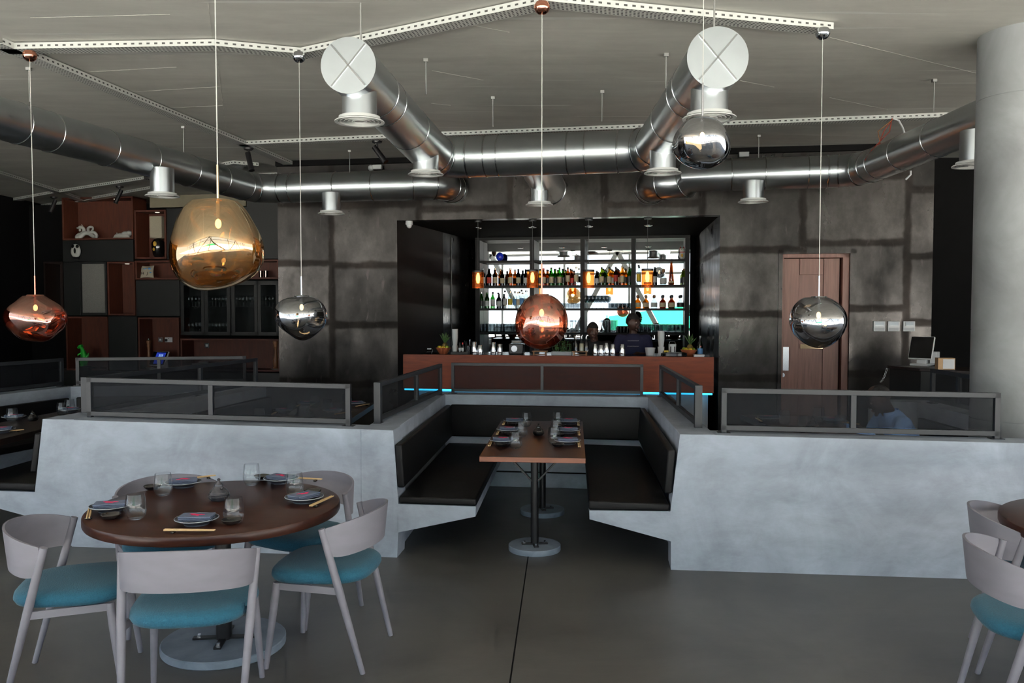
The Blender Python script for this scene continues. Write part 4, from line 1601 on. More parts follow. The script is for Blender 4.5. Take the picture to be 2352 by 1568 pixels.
BM = {k: bottle_master(k, h) for k, h in (('tall', 0.275), ('slim', 0.29), ('squat', 0.205), ('cone', 0.40))}
G_ = {'a': 'glass_amber', 'b': 'glass_brown', 'g': 'glass_green', 'd': 'glass_dark', 'o': 'glass_olive', 'y': 'glass_gold', 'c': 'glass_bottle_clear'}
GN = {'a': 'amber', 'b': 'dark brown', 'g': 'green', 'd': 'black', 'o': 'olive green', 'y': 'golden', 'c': 'clear'}
L_ = {'w': 'label_white', 'k': 'label_black', 'c': 'label_cream', 'b': 'label_blue', 'r': 'label_red', 'y': 'label_yellow'}
LN = {'w': 'white', 'k': 'black', 'c': 'cream', 'b': 'blue', 'r': 'red', 'y': 'yellow'}
C_ = {'k': 'black_metal', 'g': 'gold_metal', 'r': 'red_paint', 'w': 'white_plastic', 's': 'chrome', 'd': 'wood_stand', 'n': 'leaf_green'}
ORD = ['first', 'second', 'third', 'fourth', 'fifth', 'sixth', 'seventh', 'eighth', 'ninth', 'tenth', 'eleventh', 'twelfth', 'thirteenth']
rowA = [  # upper bottle shelf: x in the photo, shape, glass, label, cap, height factor
    (1109.5, 'tall', 'd', 'w', 'w', 1.0), (1123.8, 'tall', 'd', 'r', 'k', .99), (1137.5, 'tall', 'a', 'c', 'g', 1.02), (1153.5, 'tall', 'b', 'c', 'k', .90), (1172, 'tall', 'a', 'c', 'g', 1.0),
    (1190.5, 'tall', 'd', 'c', 'k', .95), (1207.5, 'tall', 'd', 'w', 'k', .93),
    (1240, 'tall', 'y', 'k', 'k', .95), (1248.5, 'tall', 'a', 'c', 'r', .98), (1258, 'tall', 'y', 'k', 'k', .9), (1266, 'tall', 'g', 'c', 'n', 1.02), (1275.5, 'tall', 'o', 'k', 'k', .95),
    (1285, 'tall', 'g', 'c', 'k', 1.02), (1294, 'tall', 'o', 'k', 'k', .95), (1304, 'slim', 'a', 'c', 'k', .97), (1313.5, 'tall', 'a', 'r', 'k', .9), (1323.5, 'slim', 'c', 'c', 'g', 1.0),
    (1370.5, 'tall', 'd', 'w', 'k', .82), (1381.5, 'tall', 'o', 'c', 'k', 1.02), (1389, 'tall', 'g', 'k', 'k', .9), (1399, 'tall', 'y', 'c', 'k', 1.03), (1405.5, 'tall', 'y', 'w', 'k', .9),
    (1414, 'slim', 'b', 'r', 'k', .98), (1419.5, 'tall', 'a', 'c', 'k', .92), (1428.5, 'tall', 'y', 'c', 'g', 1.1), (1436, 'tall', 'y', 'k', 'k', .95), (1445.5, 'tall', 'g', 'k', 'k', 1.03),
    (1466.5, 'slim', 'c', 'y', 'k', 1.08), (1503.5, 'tall', 'b', 'w', 'k', 1.0), (1523.5, 'squat', 'c', 'w', 'd', 1.18), (1542, 'cone', 'a', 'c', 'd', 1.0), (1570, 'tall', 'o', 'k', 'd', .9)]
rowB = [  # lower bottle shelf
    (1106, 'tall', 'g', 'k', 's', .95), (1119, 'tall', 'g', 'w', 'n', .92), (1132, 'slim', 'c', 'w', 'k', .90), (1146, 'tall', 'd', 'w', 'k', .86), (1160, 'slim', 'c', 'w', 'k', .98),
    (1172, 'slim', 'c', 'y', 'g', .95), (1182.5, 'slim', 'c', 'b', 'w', .95), (1190, 'slim', 'c', 'c', 'g', .9), (1198, 'slim', 'c', 'b', 'b' if False else 'k', 1.02), (1209, 'slim', 'c', 'w', 's', .98),
    (1464.5, 'squat', 'y', 'c', 'd', 1.0), (1483.5, 'squat', 'y', 'c', 'd', 1.0), (1502.5, 'squat', 'c', 'w', 'd', 1.0), (1522.5, 'squat', 'a', 'c', 'k', 1.0), (1543, 'squat', 'a', 'c', 'k', 1.0), (1564, 'squat', 'c', 'k', 'k', 1.0)]
BAYX = [1221.5, 1337.5, 1454, 2000]


def bay(px):
    return next(i for i, x in enumerate(BAYX) if px < x)


for row, z, sname in ((rowA, zs[2], 'upper bottle shelf'), (rowB, zs[1], 'lower bottle shelf')):
    cnt = {}
    for k, (px, kind, g, l, c, hf) in enumerate(row):
        b = bay(px)
        cnt[b] = cnt.get(b, 0) + 1
        p = back(px, 705, SHELF + 0.10 + (0.06 if k % 2 else 0.0) * (b in (1, 2)))
        lab = f'{LN[l]}-labelled {GN[g]} glass bottle, {ORD[cnt[b] - 1]} in the {ORD[b]} bay of the {sname}'
        o = dup(BM[kind], (p.x, p.y, z), 0, lab, 'bottles on the bar shelves', {'glass_body': G_[g], 'label': L_[l], 'cap': C_[c]})
        o.scale = (1.05, 1.05, hf * 1.05)


def kill(root):
    for c in list(root.children):
        kill(c)
    bpy.data.objects.remove(root)


# ------------------------------------------------------------------ glasses on the shelves
def glass_master(kind):
    m = MB()
    if kind == 'tumbler':
        m.lathe([(0, 0), (0.031, 0), (0.034, 0.006), (0.037, 0.085), (0.0345, 0.085), (0.0315, 0.012), (0, 0.012)], (0, 0, 0), 18)
        nm = 'tumbler'
    elif kind == 'high':
        m.lathe([(0, 0), (0.029, 0), (0.031, 0.006), (0.034, 0.135), (0.0315, 0.135), (0.0285, 0.014), (0, 0.014)], (0, 0, 0), 18)
        nm = 'highball_glass'
    elif kind == 'stem':
        m.lathe([(0, 0), (0.034, 0.0), (0.033, 0.003), (0.005, 0.008), (0.004, 0.09), (0.012, 0.098), (0.038, 0.135), (0.041, 0.16), (0.034, 0.21), (0.0325, 0.21), (0.039, 0.16), (0.036, 0.137), (0.009, 0.1), (0, 0.1)], (0, 0, 0), 18)
        nm = 'stem_glass'
    else:
        m.lathe([(0, 0), (0.045, 0), (0.047, 0.006), (0.053, 0.2), (0.05, 0.2), (0.044, 0.01), (0, 0.01)], (0, 0, 0), 20)
        nm = 'glass_jug'
    o = m.build(nm, 'glass_shelf')
    o.location = (0, 0, -50)
    return tag(o, 'x', 'glass')


GM = {k: glass_master(k) for k in ('tumbler', 'high', 'stem', 'jug')}


def row_glasses(kind, px0, px1, n, z, rows, label, group):
    for r in range(rows):
        for i in range(n):
            px = px0 + (px1 - px0) * (i / max(1, n - 1))
            p = back(px, 705, SHELF + 0.06 + 0.10 * r)
            dup(GM[kind], (p.x, p.y, z), 0, label, group)


row_glasses('high', 1106, 1186, 11, zs[0], 2, 'plain highball glass in the first bay of the lowest glass shelf', 'highball glasses at the first upright')
row_glasses('tumbler', 1196, 1214, 3, zs[0], 1, 'short tumbler beside the highball glasses on the lowest glass shelf', 'tumblers beside the highball glasses')
row_glasses('jug', 1309, 1328, 2, zs[0], 1, 'tall glass jug beside the copper pendant on the lowest glass shelf', 'tall glass jugs')
row_glasses('jug', 1384, 1409, 3, zs[0], 1, 'tall glass jug between the two bartenders on the lowest glass shelf', 'tall glass jugs between bartenders')
row_glasses('high', 1468, 1572, 12, zs[0], 2, 'clear glass in the last bay of the lowest glass shelf', 'glasses in the last bay')
row_glasses('tumbler', 1228, 1330, 11, zs[1], 1, 'short tumbler in the second bay of the lower bottle shelf', 'tumblers in the second bay')
row_glasses('stem', 1345, 1395, 7, zs[1], 2, 'stem glass clustered in the third bay of the lower bottle shelf', 'stem glasses in the third bay')
row_glasses('tumbler', 1402, 1448, 6, zs[1], 2, 'short tumbler beside the stem glasses on the lower bottle shelf', 'tumblers in the third bay')
for i in range(4):
    p = back(1419 + i * 7.5, 705, SHELF + 0.12)
    o = MB().lathe([(0, 0), (0.024, 0), (0.027, 0.1), (0.024, 0.1), (0.022, 0.005), (0, 0.005)], (0, 0, 0), 16).build('metal_cup', 'black_gloss')
    o.location = (p.x, p.y, zs[0])
    tag(o, 'small black cup in the row behind the bartender in navy', 'cup', 'black cups on the lowest glass shelf')

# top shelf curios
p = back(1960, 705, SHELF)
p = back(1566, 705, SHELF + 0.1)
cat = thing('lucky_cat', 'white beckoning cat figurine on the topmost bar shelf', 'figurine', (p.x, p.y, zs[3]))
MB().ball((0, 0, 0.065), (0.052, 0.045, 0.07), 20, 14).ball((-0.004, -0.01, 0.145), (0.045, 0.04, 0.04), 20, 14).build('body', 'white_ceramic', cat)
e_ = MB()
for s in (-1, 1):
    e_.lathe([(0.016, 0), (0, 0.035)], (s * 0.027 - 0.004, -0.008, 0.172), 10)
e_.build('ear', 'red_paint', cat)
MB().tube([(0.045, -0.01, 0.08), (0.064, -0.015, 0.13), (0.06, -0.02, 0.185)], [0.016, 0.018, 0.02], 12).build('raised_paw', 'white_ceramic', cat)
MB().tube([(0.04 * math.cos(t), -0.004 + 0.037 * math.sin(t), 0.113) for t in [2 * PI * k / 20 for k in range(20)]], 0.006, 8, closed=True).build('collar', 'red_paint', cat)
MB().ball((-0.012, -0.048, 0.06), (0.02, 0.008, 0.028), 14, 8).build('coin', 'gold_paint', cat)
f_ = MB()
for s in (-1, 1):
    f_.ball((s * 0.016 - 0.004, -0.047, 0.152), 0.0045, 8, 6)
f_.build('eye', 'black_gloss', cat)
p = back(1148, 705, SHELF + 0.14)
o = MB().ball((0, 0, 0.07), (0.062, 0.05, 0.075), 24, 16, lambda q: Vector((q.x, q.y, max(q.z, -0.07)))).build('blue_dome', 'blue_plastic')
o.location = (p.x, p.y, zs[3])
tag(o, 'rounded blue object on the topmost bar shelf', 'ornament')
for px, lb in ((1124, 'small clear decanter on the topmost bar shelf, outside the blue object'), (1178, 'small clear decanter on the topmost bar shelf, copper lamp side of the ornament'), (1190, 'tiny clear glass on the topmost bar shelf beside the decanters')):
    p = back(px, 705, SHELF + 0.1)
    k = 0.6 if px == 1190 else 1
    o = MB().lathe([(0, 0), (0.03 * k, 0), (0.034 * k, 0.04 * k), (0.012 * k, 0.06 * k), (0.012 * k, 0.085 * k), (0, 0.085 * k)], (0, 0, 0), 16).ball((0, 0, 0.098 * k), 0.013 * k, 12, 8).build('decanter', 'glass')
    o.location = (p.x, p.y, zs[3])
    tag(o, lb, 'decanter')

# ------------------------------------------------------------------ orange lamps over the bar
zl = [(1098, 642), (1223, 640.5), (1352, 641), (1487, 639)]
lm = None
for i, (px, py) in enumerate(zl):
    p = back(px, py, 11.34)
    lb = ('orange cylinder lamp over the bar, ' + ['first from the pineapple end', 'second from the pineapple end', 'between the copper globe and the navy shirt', 'nearest the green bottle'][i])
    if i == 0:
        lm = thing('bar_pendant', lb, 'lamp', p[:], 0, 'orange lamps over the bar')
        MB().lathe([(0.073, -0.114), (0.075, -0.114), (0.075, 0.105), (0.073, 0.105)], (0, 0, 0), 32).build('lamp_shade', 'orange_mesh', lm)
        MB().lathe([(0, 0.125), (0.07, 0.125), (0.078, 0.12), (0.078, 0.098), (0, 0.098)], (0, 0, 0), 32).build('lamp_cap', 'black_metal', lm)
        MB().lathe([(0, -0.05), (0.018, -0.045), (0.026, 0.0), (0.024, 0.045), (0.014, 0.085), (0, 0.09)], (0, 0, 0), 16).build('bulb', 'lamp_core', lm)
        MB().tube([(0, 0, 0.12), (0, 0, z_lin - p.z)], 0.003, 8).build('cord', 'black_metal', lm)
        MB().lathe([(0, z_lin - p.z - 0.02), (0.05, z_lin - p.z - 0.016), (0.05, z_lin - p.z), (0, z_lin - p.z)], (0, 0, 0), 24).build('ceiling_cup', 'black_metal', lm)
        ld = bpy.data.lights.new('bar_bulb', 'POINT')
        ld.energy = 0.8
        ld.color = (1.0, 0.5, 0.2)
        ld.shadow_soft_size = 0.03
        lo_ = bpy.data.objects.new('bar_bulb', ld)
        COL.objects.link(lo_)
        lo_.parent = lm
        lo_.location = (0, 0, -0.13)
    else:
        dup(lm, p, 0, lb)
for i, px in enumerate((1097, 1223, 1352, 1488)):
    p = back(px, 705, 12.3)
    o = MB().lathe([(0, -0.012), (0.05, -0.012), (0.06, -0.006), (0.06, 0.0), (0, 0)], (0, 0, 0), 24).build('downlight', 'brushed_chrome')
    o.location = (p.x, p.y, z_lin)
    tag(o, 'recessed downlight in the bar ceiling, ' + ['first from the camera dome', 'second from the camera dome', 'third from the camera dome', 'nearest the wooden door'][i], 'downlight', 'bar ceiling downlights')
p = back(940, 512, WALL + 0.12)
dm = thing('dome_camera', 'small white security dome camera in the upper corner of the bar opening', 'camera', (p.x, p.y, z_lin))
MB().lathe([(0, 0), (0.048, 0), (0.05, -0.04), (0.045, -0.05), (0, -0.05)], (0, 0, 0), 24).build('housing', 'white_plastic', dm)
MB().ball((0, 0, -0.055), (0.036, 0.036, 0.04), 16, 12).build('dome', 'white_plastic', dm)


# ------------------------------------------------------------------ things on the bar top
def on_bar(px, off=0.25):
    p = back(px, 705, CNT + off)
    return Vector((p.x, p.y, ZB - 0.004))


def put(o, p, rz=0.0):
    o.location = p
    o.rotation_euler = (0, 0, rz)
    return o


def shaker(px, h, r0, r1, lb, off=0.22):
    m = MB().lathe([(0, 0), (r0, 0), (r0 + 0.001, 0.004), (r1, h - 0.004), (r1 - 0.002, h), (r1 - 0.004, h - 0.006), (r0 - 0.003, 0.012), (0, 0.012)], (0, 0, 0), 28)
    tag(put(m.build('cocktail_tin', 'chrome'), on_bar(px, off)), lb, 'cocktail shaker', 'steel cocktail tins')


shaker(1089, 0.17, 0.044, 0.030, 'tall steel cocktail tin on the bar beside the white cups')
shaker(1103, 0.125, 0.042, 0.032, 'short steel cocktail tin on the bar beside the tall one')
shaker(1133, 0.165, 0.041, 0.028, 'tall steel cocktail tin on the bar reflecting red')
shaker(1148, 0.14, 0.036, 0.03, 'steel cocktail tin on the bar beside the black grinder')
for i, (px, h) in enumerate(((1367, .152), (1381, .136), (1393.5, .165), (1408, .15), (1430, .15))):
    shaker(px, h, 0.04, 0.03, 'steel cocktail tin before the bartenders, ' + ['first from the bottle rack', 'second from the bottle rack', 'tallest of the row', 'second from the navy shirt', 'standing before the navy shirt'][i])


def pineapple(root, c, h=0.3):
    MB().ball((c[0], c[1], c[2] + 0.06), (0.045, 0.045, 0.065), 16, 12).build('pineapple_body', 'pineapple', root)
    m = MB()
    rr = random.Random(3)
    for k in range(22):
        a = k * 2.4
        l = rr.uniform(0.5, 1.0) * (h - 0.12)
        sp2 = 0.05 * (1 - k / 26)
        b0 = Vector((c[0], c[1], c[2] + 0.115))
        p1 = b0 + Vector((math.cos(a) * sp2, math.sin(a) * sp2, l * 0.6))
        p2 = b0 + Vector((math.cos(a) * sp2 * 1.7, math.sin(a) * sp2 * 1.7, l))
        m.tube([b0, p1, p2], [0.007, 0.006, 0.0008], 5)
    m.build('pineapple_leaves', 'leaf_green', root)


for px, lb, r in ((1018, 'near the white cup stack', 0.105), (1583, 'near the green bottle', 0.11)):
    p = on_bar(px, 0.3)
    o = MB().lathe([(0, 0), (r * 0.5, 0), (r * 0.55, 0.006), (r * 0.98, 0.078), (r, 0.085), (r * 0.93, 0.085), (r * 0.5, 0.012), (0, 0.012)], (0, 0, 0), 32).build('fruit_bowl', 'terracotta')
    tag(put(o, p), 'terracotta fruit bowl on the bar ' + lb, 'bowl', 'fruit bowls on the bar')
    pa_ = thing('pineapple', 'small pineapple standing in the fruit bowl ' + lb, 'pineapple', p + Vector((0.02, 0.02, 0.03)), 0, 'pineapples')
    pineapple(pa_, (0, 0, 0), 0.27)
    rr = random.Random(int(px))
    for k in range(7):
        a = k * 2 * PI / 7 + 0.3
        q = p + Vector((math.cos(a) * r * 0.55, math.sin(a) * r * 0.55, 0.078 + rr.uniform(0, 0.01)))
        o = MB().ball((0, 0, 0), (0.031, 0.028, 0.027), 14, 10).build('lime', 'fruit_yellow' if k % 3 else 'fruit_green')
        tag(put(o, q), ('yellow' if k % 3 else 'green') + ' citrus fruit in the bowl ' + lb, 'fruit', f'citrus in the bowl {lb}')
# cup stacks
for px, n, r, lb, off in ((1045, 9, 0.04, 'stack beside the straw holder', 0.28), (1519, 8, 0.045, 'stack behind the black tray', 0.34)):
    for k in range(n):
        o = MB().lathe([(0, 0), (r * 0.72, 0), (r, 0.115), (r * 0.96, 0.115), (r * 0.69, 0.004), (0, 0.004)], (0, 0, 0), 20).build('paper_cup', 'white_plastic')
        tag(put(o, on_bar(px, off) + Vector((0, 0, 0.115 + (0.0155 * (k - 1) if k else -0.115)))), 'white plastic cup nested in the ' + lb, 'cup', 'white cups, ' + lb)
o = MB().box((0, 0, 0.018), (0.24, 0.14, 0.036)).build('bar_caddy', 'cabinet_black', bevel=0.004)
tag(put(o, on_bar(1057, 0.16), ROTB), 'low dark caddy tray on the bar under the small sauce bottles', 'tray')
for i, px in enumerate((1056, 1062.5)):
    t = thing('sauce_bottle', 'small sauce bottle on the caddy, ' + ['white label', 'nearer the utensil jar'][i], 'bottle', on_bar(px, 0.16) + Vector((0, 0, 0.036)))
    MB().lathe([(0, 0), (0.018, 0), (0.018, 0.065), (0.008, 0.085), (0.008, 0.105), (0, 0.105)], (0, 0, 0), 14).build('glass_body', 'glass_brown' if i else 'glass_dark', t)
    MB().lathe([(0.0188, 0.015), (0.0188, 0.055)], (0, 0, 0), 14).build('label', 'label_white', t)
    MB().lathe([(0, 0.1), (0.01, 0.1), (0.009, 0.125), (0, 0.125)], (0, 0, 0), 12).build('cap', 'red_paint' if i else 'black_metal', t)
t = thing('utensil_jar', 'clear jar of bar spoons on the dark caddy', 'jar', on_bar(1074, 0.18) + Vector((0, 0, 0.036)))
MB().lathe([(0, 0), (0.03, 0), (0.034, 0.08), (0.032, 0.08), (0.028, 0.004), (0, 0.004)], (0, 0, 0), 18).build('glass_body', 'glass', t)
rr = random.Random(9)
for k in range(7):
    a, tl2 = rr.uniform(0, 6.28), rr.uniform(0.12, 0.17)
    MB().tube([(0.01 * math.cos(a), 0.01 * math.sin(a), 0.006), (0.045 * math.cos(a), 0.045 * math.sin(a), tl2)], [0.0035, 0.005], 6).build('bar_spoon', 'chrome' if k % 2 else 'black_metal', t)
t = thing('card_reader', 'small dark card machine on the bar end with a pale paper slip', 'card machine', on_bar(986, 0.25), ROTB)
MB().box((0, 0, 0.03), (0.075, 0.1, 0.04), 0, 0.35).build('body', 'black_gloss', t, bevel=0.006)
MB().box((0, -0.01, 0.068), (0.055, 0.02, 0.012)).build('paper_slip', 'paper', t)
t = thing('coffee_grinder', 'squat black machine with a round chrome dial, half hidden by the copper globe', 'appliance', on_bar(1187, 0.42), ROTB)
MB().box((0, 0, 0.07), (0.2, 0.18, 0.14)).build('body', 'black_gloss', t, bevel=0.012)
MB().tube([(-0.02, -0.088, 0.075), (-0.02, -0.105, 0.075)], 0.042, 24).build('dial', 'brushed_chrome', t)
MB().box((0, 0, 0.165), (0.13, 0.1, 0.045)).build('hopper', 'glass', t, bevel=0.006)
for px, lb in ((1240, 'small empty wooden bottle rack on the bar under the copper globe'), (1333, 'small wooden bottle rack on the bar holding three syrup bottles')):
    t = thing('bottle_rack', lb, 'rack', on_bar(px, 0.14), ROTB)
    MB().box((0, 0, 0.053), (0.20, 0.085, 0.012)).build('rack_top', 'wood_stand', t)
    MB().box((0, 0, 0.012), (0.18, 0.07, 0.01)).build('rack_shelf', 'wood_stand', t)
    for sx_ in (-1, 1):
        for sy_ in (-1, 1):
            MB().box((sx_ * 0.08, sy_ * 0.032, 0.024), (0.014, 0.014, 0.048)).build('leg', 'wood_stand', t)
for i, (px, g, w_) in enumerate(((1323, 'glass_dark', 'dark'), (1336, 'glass_bottle_clear', 'cream'), (1347, 'glass_brown', 'purple-brown'))):
    t = thing('syrup_bottle', f'{w_} syrup bottle with a steel pourer on the wooden rack', 'bottle', on_bar(px, 0.14) + Vector((0, 0, 0.059)))
    MB().lathe([(0, 0), (0.03, 0), (0.03, 0.11), (0.012, 0.145), (0.012, 0.165), (0, 0.165)], (0, 0, 0), 18).build('glass_body', g, t)
    if i == 1:
        MB().lathe([(0, 0.004), (0.028, 0.004), (0.028, 0.1), (0, 0.1)], (0, 0, 0), 16).build('syrup', 'label_cream', t)
    MB().tube([(0, 0, 0.16), (0, 0, 0.19), (0.012, 0, 0.215)], [0.012, 0.006, 0.004], 10).build('pourer', 'chrome', t)
t = thing('herb_planter', 'grey planter of fresh green mint on the bar beside the copper globe', 'planter', on_bar(1291, 0.2), ROTB)
MB().box((0, 0, 0.025), (0.27, 0.14, 0.05)).build('box', 'grey_plastic', t, bevel=0.004)
m = MB()
rr = random.Random(21)
for k in range(150):
    c = Vector((rr.uniform(-0.12, 0.12), rr.uniform(-0.06, 0.06), 0.05 + rr.uniform(0, 0.13)))
    a, b_ = rr.uniform(0, 6.28), rr.uniform(-0.6, 0.9)
    d = Vector((math.cos(a) * math.cos(b_), math.sin(a) * math.cos(b_), math.sin(b_)))
    s = d.cross(Vector((0, 0, 1))).normalized() * 0.011
    m.face([c, c + d * 0.015 + s, c + d * 0.036, c + d * 0.015 - s])
for k in range(26):
    c = Vector((rr.uniform(-0.12, 0.12), rr.uniform(-0.06, 0.06), 0.04))
    m.tube([c, c + Vector((rr.uniform(-.03, .03), rr.uniform(-.03, .03), rr.uniform(.08, .14)))], 0.002, 5)
m.build('herb_leaves', 'leaf_green', t, normals=False)
o = MB().lathe([(0, 0), (0.055, 0), (0.07, 0.1), (0.067, 0.1), (0.053, 0.005), (0, 0.005)], (0, 0, 0), 24).build('ice_tub', 'white_plastic')
tag(put(o, on_bar(1494, 0.4)), 'translucent white tub on the bar beside the navy shirt', 'tub')
t = thing('drink_can', 'white tin with black stripes on the bar behind the black tray', 'tin', on_bar(1545, 0.36) + Vector((0, 0, 0.0)))
MB().lathe([(0, 0), (0.05, 0), (0.05, 0.15), (0, 0.15)], (0, 0, 0), 24).build('can_body', 'white_plastic', t)
for a in (-2.3, -1.3, -0.6):
    m = MB()
    m.face([(0.0505 * math.cos(a + da), 0.0505 * math.sin(a + da), z) for da, z in ((0, .03), (.25, .03), (.25, .12), (0, .12))])
    m.build('stripe', 'label_black', t)
MB().tube([(-0.045, 0, 0.15), (-0.03, 0, 0.185), (0.03, 0, 0.185), (0.045, 0, 0.15)], 0.003, 6).build('handle', 'chrome', t)
o = MB().box((0, 0, 0.035), (0.06, 0.05, 0.07)).build('juice_carton', 'fruit_yellow', bevel=0.003)
tag(put(o, on_bar(1531, 0.3), ROTB), 'small orange and yellow carton beside the white cup stack', 'carton')
o = MB().lathe([(0, 0), (0.155, 0), (0.17, 0.01), (0.165, 0.045), (0.15, 0.05), (0.145, 0.02), (0, 0.02)], (0, 0, 0), 40).build('serving_tray', 'black_gloss')
o.scale = (1, 0.7, 1)
tag(put(o, on_bar(1549, 0.14)), 'round black serving trays on the bar before the fruit bowl', 'tray')
for k in range(2):
    o = MB().box((0, 0, 0.008), (0.13, 0.13, 0.015)).build('paper_napkin_pile', 'paper', bevel=0.002)
    tag(put(o, on_bar(1606, 0.12) + Vector((0.0, 0, 0.016 * k)), ROTB + 0.1 * k), ['lower', 'upper'][k] + ' pile of white paper napkins under the green bottle end of the bar', 'napkins')
t = thing('water_bottle', 'green glass water bottle with a pale blue label on the bar end', 'bottle', on_bar(1609, 0.3))
MB().lathe([(0, 0), (0.036, 0), (0.036, 0.12), (0.028, 0.16), (0.014, 0.2), (0.0125, 0.245), (0, 0.245)], (0, 0, 0), 20).build('glass_body', 'glass_green', t)
MB().lathe([(0.0368, 0.02), (0.0368, 0.1)], (0, 0, 0), 20).build('label', 'label_blue', t)
MB().lathe([(0, 0.24), (0.014, 0.24), (0.014, 0.262), (0, 0.262)], (0, 0, 0), 14).build('cap', 'label_white', t)
st = MB().prism([(0.010 * (1 if k % 2 == 0 else 0.42) * math.cos(k * PI / 5 + PI / 2), -0.0375, 0.13 + 0.010 * (1 if k % 2 == 0 else 0.42) * math.sin(k * PI / 5 + PI / 2)) for k in range(10)], (0, 0.002, 0))
st.build('star_mark', 'red_paint', t, smooth=0)

for m_ in list(BM.values()) + list(GM.values()):
    kill(m_)


# ================================================================== DARK DISPLAY SHELVES AT THE LEFT
def zc(px, py):
    return back(px, py, CAB).z


def niche(x0, x1, y0, y1, label, mat='wood_cabinet', dep=0.42, spots=(), edge='wood_cabinet'):
    xm = (x0 + x1) / 2
    z1, z0 = zc(xm, y0), zc(xm, y1)
    c = flat(back(xm, 705, CAB), z0)
    t = thing('display_niche', label, 'shelf niche', c[:], 0, 'brown shelf niches')
    kx = (x1 - x0) * 0.0
    th = 0.028
    pxm = FPX / back(xm, 705, CAB).y * th
    m = MB()
    wbox(m, x0, x1, CAB + dep - 0.02, z0, z1, 0.02)
    m.build('back_panel', mat, t, world=True, smooth=0)
    m = MB()
    wbox(m, x0, x0 + pxm, CAB, z0, z1, dep)
    m.build('side_panel', mat, t, world=True, smooth=0)
    m = MB()
    wbox(m, x1 - pxm, x1, CAB, z0, z1, dep)
    m.build('side_panel', mat, t, world=True, smooth=0)
    m = MB()
    wbox(m, x0, x1, CAB, z1 - th, z1, dep)
    m.build('top_board', mat, t, world=True, smooth=0)
    m = MB()
    wbox(m, x0, x1, CAB, z0, z0 + th, dep)
    m.build('bottom_board', mat, t, world=True, smooth=0)
    for px in spots:
        p = back(px, 705, CAB + 0.14)
        MB().lathe([(0, -0.006), (0.035, -0.006), (0.04, 0), (0, 0)], (p.x, p.y, z1 - th), 20).build('spotlight', 'spot_glow', t, world=True)
    return z0 + th


def blank(x0, x1, y0, y1, label, name='cabinet', splits=(), dep=0.42):
    xm = (x0 + x1) / 2
    z1, z0 = zc(xm, y0), zc(xm, y1)
    t = thing(name, label, 'cabinet', flat(back(xm, 705, CAB), z0)[:], 0, 'dark cabinet units')
    wbox(MB(), x0, x1, CAB + 0.03, z0, z1, dep).build('carcass', 'cabinet_black', t, world=True, smooth=0)
    xs = [x0] + list(splits) + [x1]
    for a, b in zip(xs, xs[1:]):
        wbox(MB(), a + 0.6, b - 0.6, CAB, z0 + 0.006, z1 - 0.006, 0.028).build('door', 'cabinet_black', t, world=True, smooth=0, bevel=0.002)
    return t


wbox_back = wbox(MB(), 40, 646, CAB + 0.46, 0, ZC - 0.08, 0.1)
struct(wbox_back.build('wall_cabinet_rear', 'black_matte'))
zA = niche(147, 309, 452, 550, 'wide brown niche holding two white animal figures', spots=(221, 271))
blank(147, 309, 551, 600, 'dark flat cabinet front below the white animal figures')
niche(102, 146, 601, 724, 'narrow deep brown niche behind the small copper lamp', 'wood_dark')
blank(147, 246, 601, 724, 'dark cabinet with a woven grey panel in its door', splits=(186,))
wp = wbox(MB(), 190, 241, CAB - 0.012, zc(215, 718), zc(215, 606), 0.012).build('woven_panel', 'woven_grey', None, smooth=0, loc=flat(back(215, 705, CAB), 1.5))
tag(wp, 'grey woven panel hung on the dark cabinet door', 'panel')
niche(248, 310, 601, 724, 'tall brown niche between the woven panel and the dark doors', spots=(294,))
zF = niche(312, 384, 482, 594, 'brown niche holding a lamp with a cloth shade', spots=(365,))
blank(386, 575, 476, 594, 'dark cabinet behind the large gold lamp', splits=(470,))
zP = niche(312, 641, 597, 641, 'long low brown niche with a printed pillow', spots=())
blank(313, 413, 643, 726, 'dark double-door cabinet under the printed pillow')
zK = niche(150, 246, 727, 850, 'brown niche behind the green dinosaur')
blank(248, 314, 726, 850, 'dark tall cabinet front beside the touch-screen till')
zM = niche(316, 410, 729, 852, 'brown niche holding the touch-screen till')
zN = niche(413, 641, 778, 852, 'wide low brown niche with a turned wooden mill')
lower = thing('base_cabinet', 'dark base cabinet under the brown niches', 'cabinet', flat(back(400, 705, CAB), 0)[:], 0, 'dark cabinet units')
wbox(MB(), 100, 641, CAB - 0.12, 0, zM - 0.03, 0.55).build('carcass', 'cabinet_black', lower, world=True, smooth=0)
wbox(MB(), 570, 641, CAB, zc(600, 594), ZC - 0.02, 0.4).build('carcass_top', 'cabinet_black', lower, world=True, smooth=0)
bl = wbox(MB(), 348, 568, CAB + 0.02, zc(460, 474), min(ZC - 0.01, zc(460, 440)), 0.06).build('slatted_panel', 'slat_beige', None, smooth=0, loc=flat(back(460, 705, CAB), 3.3))
tag(bl, 'beige slatted panel under the ceiling behind the large gold lamp', 'panel')
